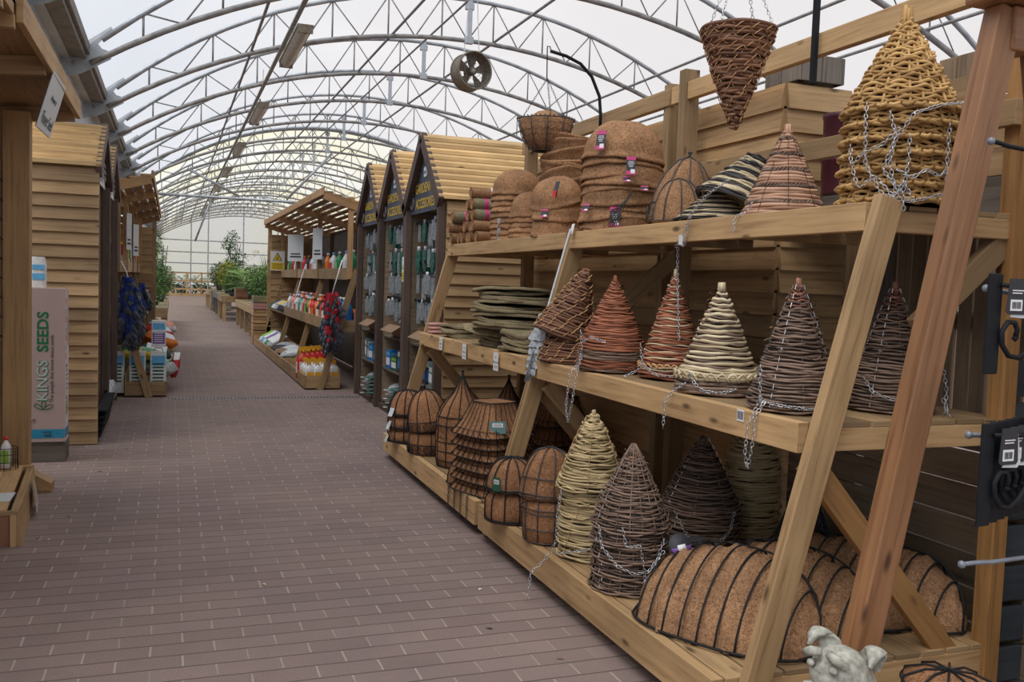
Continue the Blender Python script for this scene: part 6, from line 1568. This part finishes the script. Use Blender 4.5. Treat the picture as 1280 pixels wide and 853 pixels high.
m = MB().mat('pine'); m.box(-.62, .03, -.03, -.005, .172, .195, 'x'); m.box(.0, .03, -.03, -.005, 0, .175, 'z'); m.box(-.75, -.04, 1.2, 1.24, .165, .20, 'x'); obj('trim', m, r, bevel=.002)
m = MB().mat('paper'); m.box(-.16, -.03, .18, .40, .2015, .203); tag(obj('paper_sheet', m, loc=(-.80, 5.5, 0)), 'white paper sheet lying on the low slatted step', 'paper')
m = MB().mat('paper', True); m.grid(lambda u, v: (.0-.015*math.sin(PI*u)-.045*(v-.0), .35+.35*u*.0+.0, 0), 3, 3); 
m = MB().mat('silver_p'); m.poly([(.032, .66, .17), (.045, .62, .12), (.058, .55, .04), (.030, .86, .03), (.005, .95, .10), (.0, .88, .17)], (.003, 0, 0)); tag(obj('torn_label', m, loc=(-.80, 5.5, 0)), 'torn silvery label on the side of the low slatted step', 'label')
r = empty('wire_basket', 'small black wire basket with a red-topped packet at the far left edge', 'basket', (-.99, 6.62, .2))
m = MB().mat('wire', True)
for z in (0, .05, .1, .14): m.tube([(.07*math.cos(a), .07*math.sin(a), z) for a in [k*PI/8 for k in range(16)]], .002, 4, closed=True)
for k in range(12): a = k*PI/6; m.tube([(.07*math.cos(a), .07*math.sin(a), 0), (.07*math.cos(a), .07*math.sin(a), .14)], .002, 4)
obj('wire_frame', m, r)
put_bottle(bottle('white_p', 'red', .2, .03, .03, 'lime'), 'red-topped green and white packet standing in the small wire basket', (-.99, 6.62, .205), 0, None)
# leaf scraps and litter on the floor
for i, (x, y, k) in enumerate(((-.02, 3.36, 'cane'), (-.62, 5.55, 'cream'), (-.66, 5.62, 'willow'), (-.58, 6.1, 'kraft'), (-.5, 7.4, 'soil'), (.45, 4.5, 'cream'), (1.45, 4.2, 'white'), (1.3, 3.7, 'soil'), (-.35, 8.3, 'soil'), (1.5, 3.3, 'kraft'), (-.62, 7.1, 'kraft'))):
    m = MB().mat(k); m.poly([(0, 0, .002), (.02, .006, .004), (.034, .0, .003), (.022, -.008, .006)], (0, 0, .0015)); o = obj('litter_scrap', m, loc=(x, y, 0), rz=i*1.7); tag(o, 'tiny dry scrap lying on the block paving', 'litter', 'scraps on the paving')

# ------------------------------------------------------------------ far end: benches and plants
def bench(label, loc, sx, sy, z, mat='pine_old', tub=True):
    r = empty('plant_bench', label, 'bench', loc)
    m = MB().mat(mat)
    m.box(0, .03, 0, sy, z-.2, z, 'y'); m.box(sx-.03, sx, 0, sy, z-.2, z, 'y'); m.box(.03, sx-.03, 0, .03, z-.2, z, 'x'); m.box(.03, sx-.03, sy-.03, sy, z-.2, z, 'x'); obj('frame', m, r)
    m = MB().mat('jute_green' if tub else 'pine_old'); m.box(.03, sx-.03, .03, sy-.03, z-.05, z-.02, 'y'); obj('bench_top', m, r)
    for y in [i*(sy-.1)/max(1, round(sy/1.6)) for i in range(round(sy/1.6)+1)]:
        for x in (0.03, sx-.13):
            m = MB().mat(mat); m.box(x, x+.1, y+.03, y+.12, 0, z-.2, 'z'); obj('leg', m, r)
    return r
bench('long low bench with a greenish top beyond the slatted crates', (1.80, 22.0, 0), 1.5, 6.8, .78)
bench('pale bench with plants farther down the right side', (1.52, 31.0, 0), 2.2, 3.2, .82)
bench('pale bench with plants at the end of the right side', (1.50, 42.0, 0), 2.0, 4.0, .8)
bench('low bench with plants along the left side of the far aisle', (-1.0, 21.5, 0), .92, 9, .72)
for i in range(7):
    crate('slatted_crate', 'pale slatted crate in the stack at the end of the right display unit, %s' % ordinal(6-i), (1.68, 20.75, .01+.152*i), .55, .6, .14, 'pine' if i < 5 else ['pinksoap', 'jute_green'][i-5], nb=2)
crate('wooden_planter', 'dark stained wooden planter box under the big palm', (1.9, 30.2, .80), 1.0, .8, .3, 'cedar', nb=2)
bench('grey bench carrying the yellow mound shrub on the right', (1.55, 35.0, 0), 1.8, 4.0, .82, 'grey_wood')
crate('wooden_planter', 'grey wooden planter box at the far plants', (1.55, 40.0, .02), .8, 1.2, .8, 'grey_wood', nb=4)
def leaves(m, mat, n, cx, cy, cz, rx, ry, rz_, size, droop=.4):
    m.mat(mat)
    for _ in range(n):
        while True:
            p = Vector((rnd.uniform(-1, 1), rnd.uniform(-1, 1), rnd.uniform(-1, 1)))
            if .25 < p.length < 1: break
        c = Vector((cx+p.x*rx, cy+p.y*ry, cz+p.z*rz_)); d = (Vector((p.x, p.y, p.z*.6+rnd.uniform(-.3, .6)-droop*.3))+Vector((rnd.uniform(-.5, .5), rnd.uniform(-.5, .5), rnd.uniform(-.4, .4)))).normalized()
        s_ = d.cross(Vector((rnd.uniform(-.4, .4), rnd.uniform(-.4, .4), 1))).normalized(); L = size*rnd.uniform(.6, 1.3); wd = L*.22
        b = len(m.v); m.v += [tuple(c), tuple(c+d*L*.5+s_*wd), tuple(c+d*L-Vector((0, 0, L*droop*.5))), tuple(c+d*L*.5-s_*wd)]
        m.face((b, b+1, b+2, b+3), ((0, 0), (.5, 1), (1, 0), (.5, -1)), rnd.random())
def fronds(m, mat, n, L, h, cx=0, cy=0, up=1.0, width=.03):
    m.mat(mat)
    for k in range(n):
        a = 2.4*k+rnd.uniform(-.3, .3); e = rnd.uniform(.5, 1.3)*up; pts = []
        for i in range(9):
            t = i/8; pts.append(Vector((cx+math.cos(a)*L*t*math.cos(e*.8), cy+math.sin(a)*L*t*math.cos(e*.8), h+L*(math.sin(e)*t-.55*t*t))))
        for i in range(1, 9):
            d = (pts[i]-pts[i-1]).normalized(); s_ = d.cross(Vector((0, 0, 1))).normalized(); ll = L*.28*math.sin(PI*min(.95, (i+.5)/9))+.04
            for sg in (-1, 1):
                for q in (0, .5):
                    c = pts[i-1].lerp(pts[i], q); tip = c+d*ll*.6+s_*sg*ll-Vector((0, 0, ll*.25)); w2 = d*width*.6
                    b = len(m.v); m.v += [tuple(c-w2), tuple(c.lerp(tip, .5)+w2), tuple(tip), tuple(c.lerp(tip, .5)-w2)]
                    m.face((b, b+1, b+2, b+3), ((0, 0), (.5, 1), (1, 0), (.5, -1)), rnd.random())
def plant(name, label, loc, kind, sc=1.0, mat='leafA'):
    r = empty(name, label, 'plant', loc)
    m = MB().mat('pot', True); m.lathe([(.001, 0), (.13*sc, 0), (.17*sc, .28*sc), (.15*sc, .28*sc), (.14*sc, .25*sc), (.001, .25*sc)], 16); obj('pot', m, r)
    m = MB(); h = .28*sc
    if kind == 'bush':
        leaves(m, mat, 900, 0, 0, h+.55*sc, .5*sc, .5*sc, .6*sc, .13*sc); leaves(m, 'leafB' if mat == 'leafA' else 'leafA', 350, 0, 0, h+.45*sc, .42*sc, .42*sc, .5*sc, .12*sc)
    elif kind == 'tall':
        for q in range(7):
            leaves(m, mat, 170, rnd.uniform(-.25, .25)*sc, rnd.uniform(-.25, .25)*sc, h+(.25+.3*q)*sc, (.42-.03*q)*sc, (.42-.03*q)*sc, .3*sc, .12*sc)
    elif kind == 'palm':
        fronds(m, mat, 20, 1.15*sc, h, up=1.1); fronds(m, 'leafB', 8, .8*sc, h, up=.8)
    elif kind == 'spike':
        m.mat(mat)
        for k in range(34):
            a = k*2.4; e = rnd.uniform(.1, .5); L = rnd.uniform(.8, 1.5)*sc; d = Vector((math.cos(a)*e, math.sin(a)*e, 1)).normalized(); s_ = Vector((-math.sin(a), math.cos(a), 0))*.03*sc
            b = len(m.v); m.v += [tuple(Vector((0, 0, h))-s_), tuple(Vector((0, 0, h))+s_), tuple(d*L*.6+Vector((0, 0, h))+s_), tuple(d*L+Vector((0, 0, h))), tuple(d*L*.6+Vector((0, 0, h))-s_)]; m.face((b, b+1, b+2, b+3, b+4), ((0, 0),)*5, rnd.random())
    obj('foliage', m, r)
    m = MB().mat('soil', True)
    if kind in ('bush', 'tall'):
        for k in range(5): a = k*1.3; m.tube([(0, 0, h*.9), (.12*math.cos(a)*sc, .12*math.sin(a)*sc, h+.5*sc), (.25*math.cos(a)*sc, .25*math.sin(a)*sc, h+(1.0 if kind == 'bush' else 1.8)*sc)], .012*sc, 5)
        obj('stem', m, r)
    if mat == 'flower_bush': pass
    return r
bush = 'leafy mid-green potted shrub'
plant('potted_shrub', 'tall loose green shrub at the near end of the left far bench', (-.48, 22.2, .70), 'tall', 0.59)
plant('potted_shrub', 'leafy green shrub second along the left far bench', (-.40, 24.2, .70), 'bush', 0.68, 'leafB')
plant('potted_shrub', 'tall feathery shrub third along the left far bench', (-.30, 27.0, .70), 'tall', 0.74)
plant('potted_shrub', 'green shrub at the far end of the left bench', (-.3, 30.0, .70), 'bush', 0.74, 'leafA')
pr_ = plant('flowering_shrub', 'cream-flowered shrub nearest on the right far bench', (2.15, 24.3, .78), 'bush', 0.59)
m = MB()
for _ in range(60):
    a, e = rnd.random()*6.28, rnd.uniform(-.6, 1.2); c = Vector((.46*math.cos(a)*math.cos(e), .46*math.sin(a)*math.cos(e), .85+.52*math.sin(e))); leaves(m, 'flower', 7, c.x, c.y, c.z, .045, .045, .04, .05, 0)
obj('blossom', m, pr_)
plant('potted_shrub', 'broad green shrub behind the cream-flowered one', (2.75, 25.4, .78), 'bush', 0.81)
plant('potted_shrub', 'rounded green shrub in the middle of the right far bench', (2.3, 27.6, .78), 'bush', 0.71, 'leafA')
plant('potted_palm', 'big arching palm above the right far benches', (2.35, 29.3, .8), 'palm', 1.15)
plant('spiky_plant', 'upright spiky plant rising behind the palm fronds', (2.75, 28.2, .8), 'spike', 0.94)
plant('potted_palm', 'second palm further down behind the big palm', (2.6, 33.0, .8), 'palm', 1.30)
plant('potted_shrub', 'yellow-flowering mound shrub on the pale right bench', (1.95, 35.5, .82), 'bush', 0.81, 'leafC')
plant('potted_shrub', 'green shrub in front of the yellow mound', (1.9, 32.0, .8), 'bush', 0.62, 'leafA')
plant('potted_shrub', 'airy tall shrub above the yellow mound', (2.3, 38.0, .8), 'tall', 0.93, 'leafB')
plant('potted_shrub', 'green shrub on the last right bench', (2.0, 43.0, .8), 'bush', 0.87, 'leafB')
plant('potted_shrub', 'pale green shrub at the very end of the right side', (2.6, 45.3, .8), 'bush', 1.05, 'leafA')
# dull hedge outside the far gable
m = MB(); 
for k in range(14): leaves(m, 'leafB', 220, -3+k*1.4, 0, .7, 1.0, .5, .7, .35)
o = obj('hedge', m, loc=(0, 69, 0)); tag(o, 'dark green hedge outside the far end of the tunnel', 'hedge', kind='stuff')
bpy.context.view_layer.update(); dg_ = bpy.context.evaluated_depsgraph_get()
for o in [o for o in scn.objects if o.type == 'FONT']:
    me = bpy.data.meshes.new_from_object(o.evaluated_get(dg_)); nm_ = o.name.split('.')[0]
    q = bpy.data.objects.new(nm_, me); COL.objects.link(q); q.parent = o.parent; q.matrix_local = o.matrix_local.copy()
    bpy.data.objects.remove(o); q.name = nm_
for o in list(scn.objects):
    if o.type == 'EMPTY' and not o.children and 'category' in o: bpy.data.objects.remove(o)
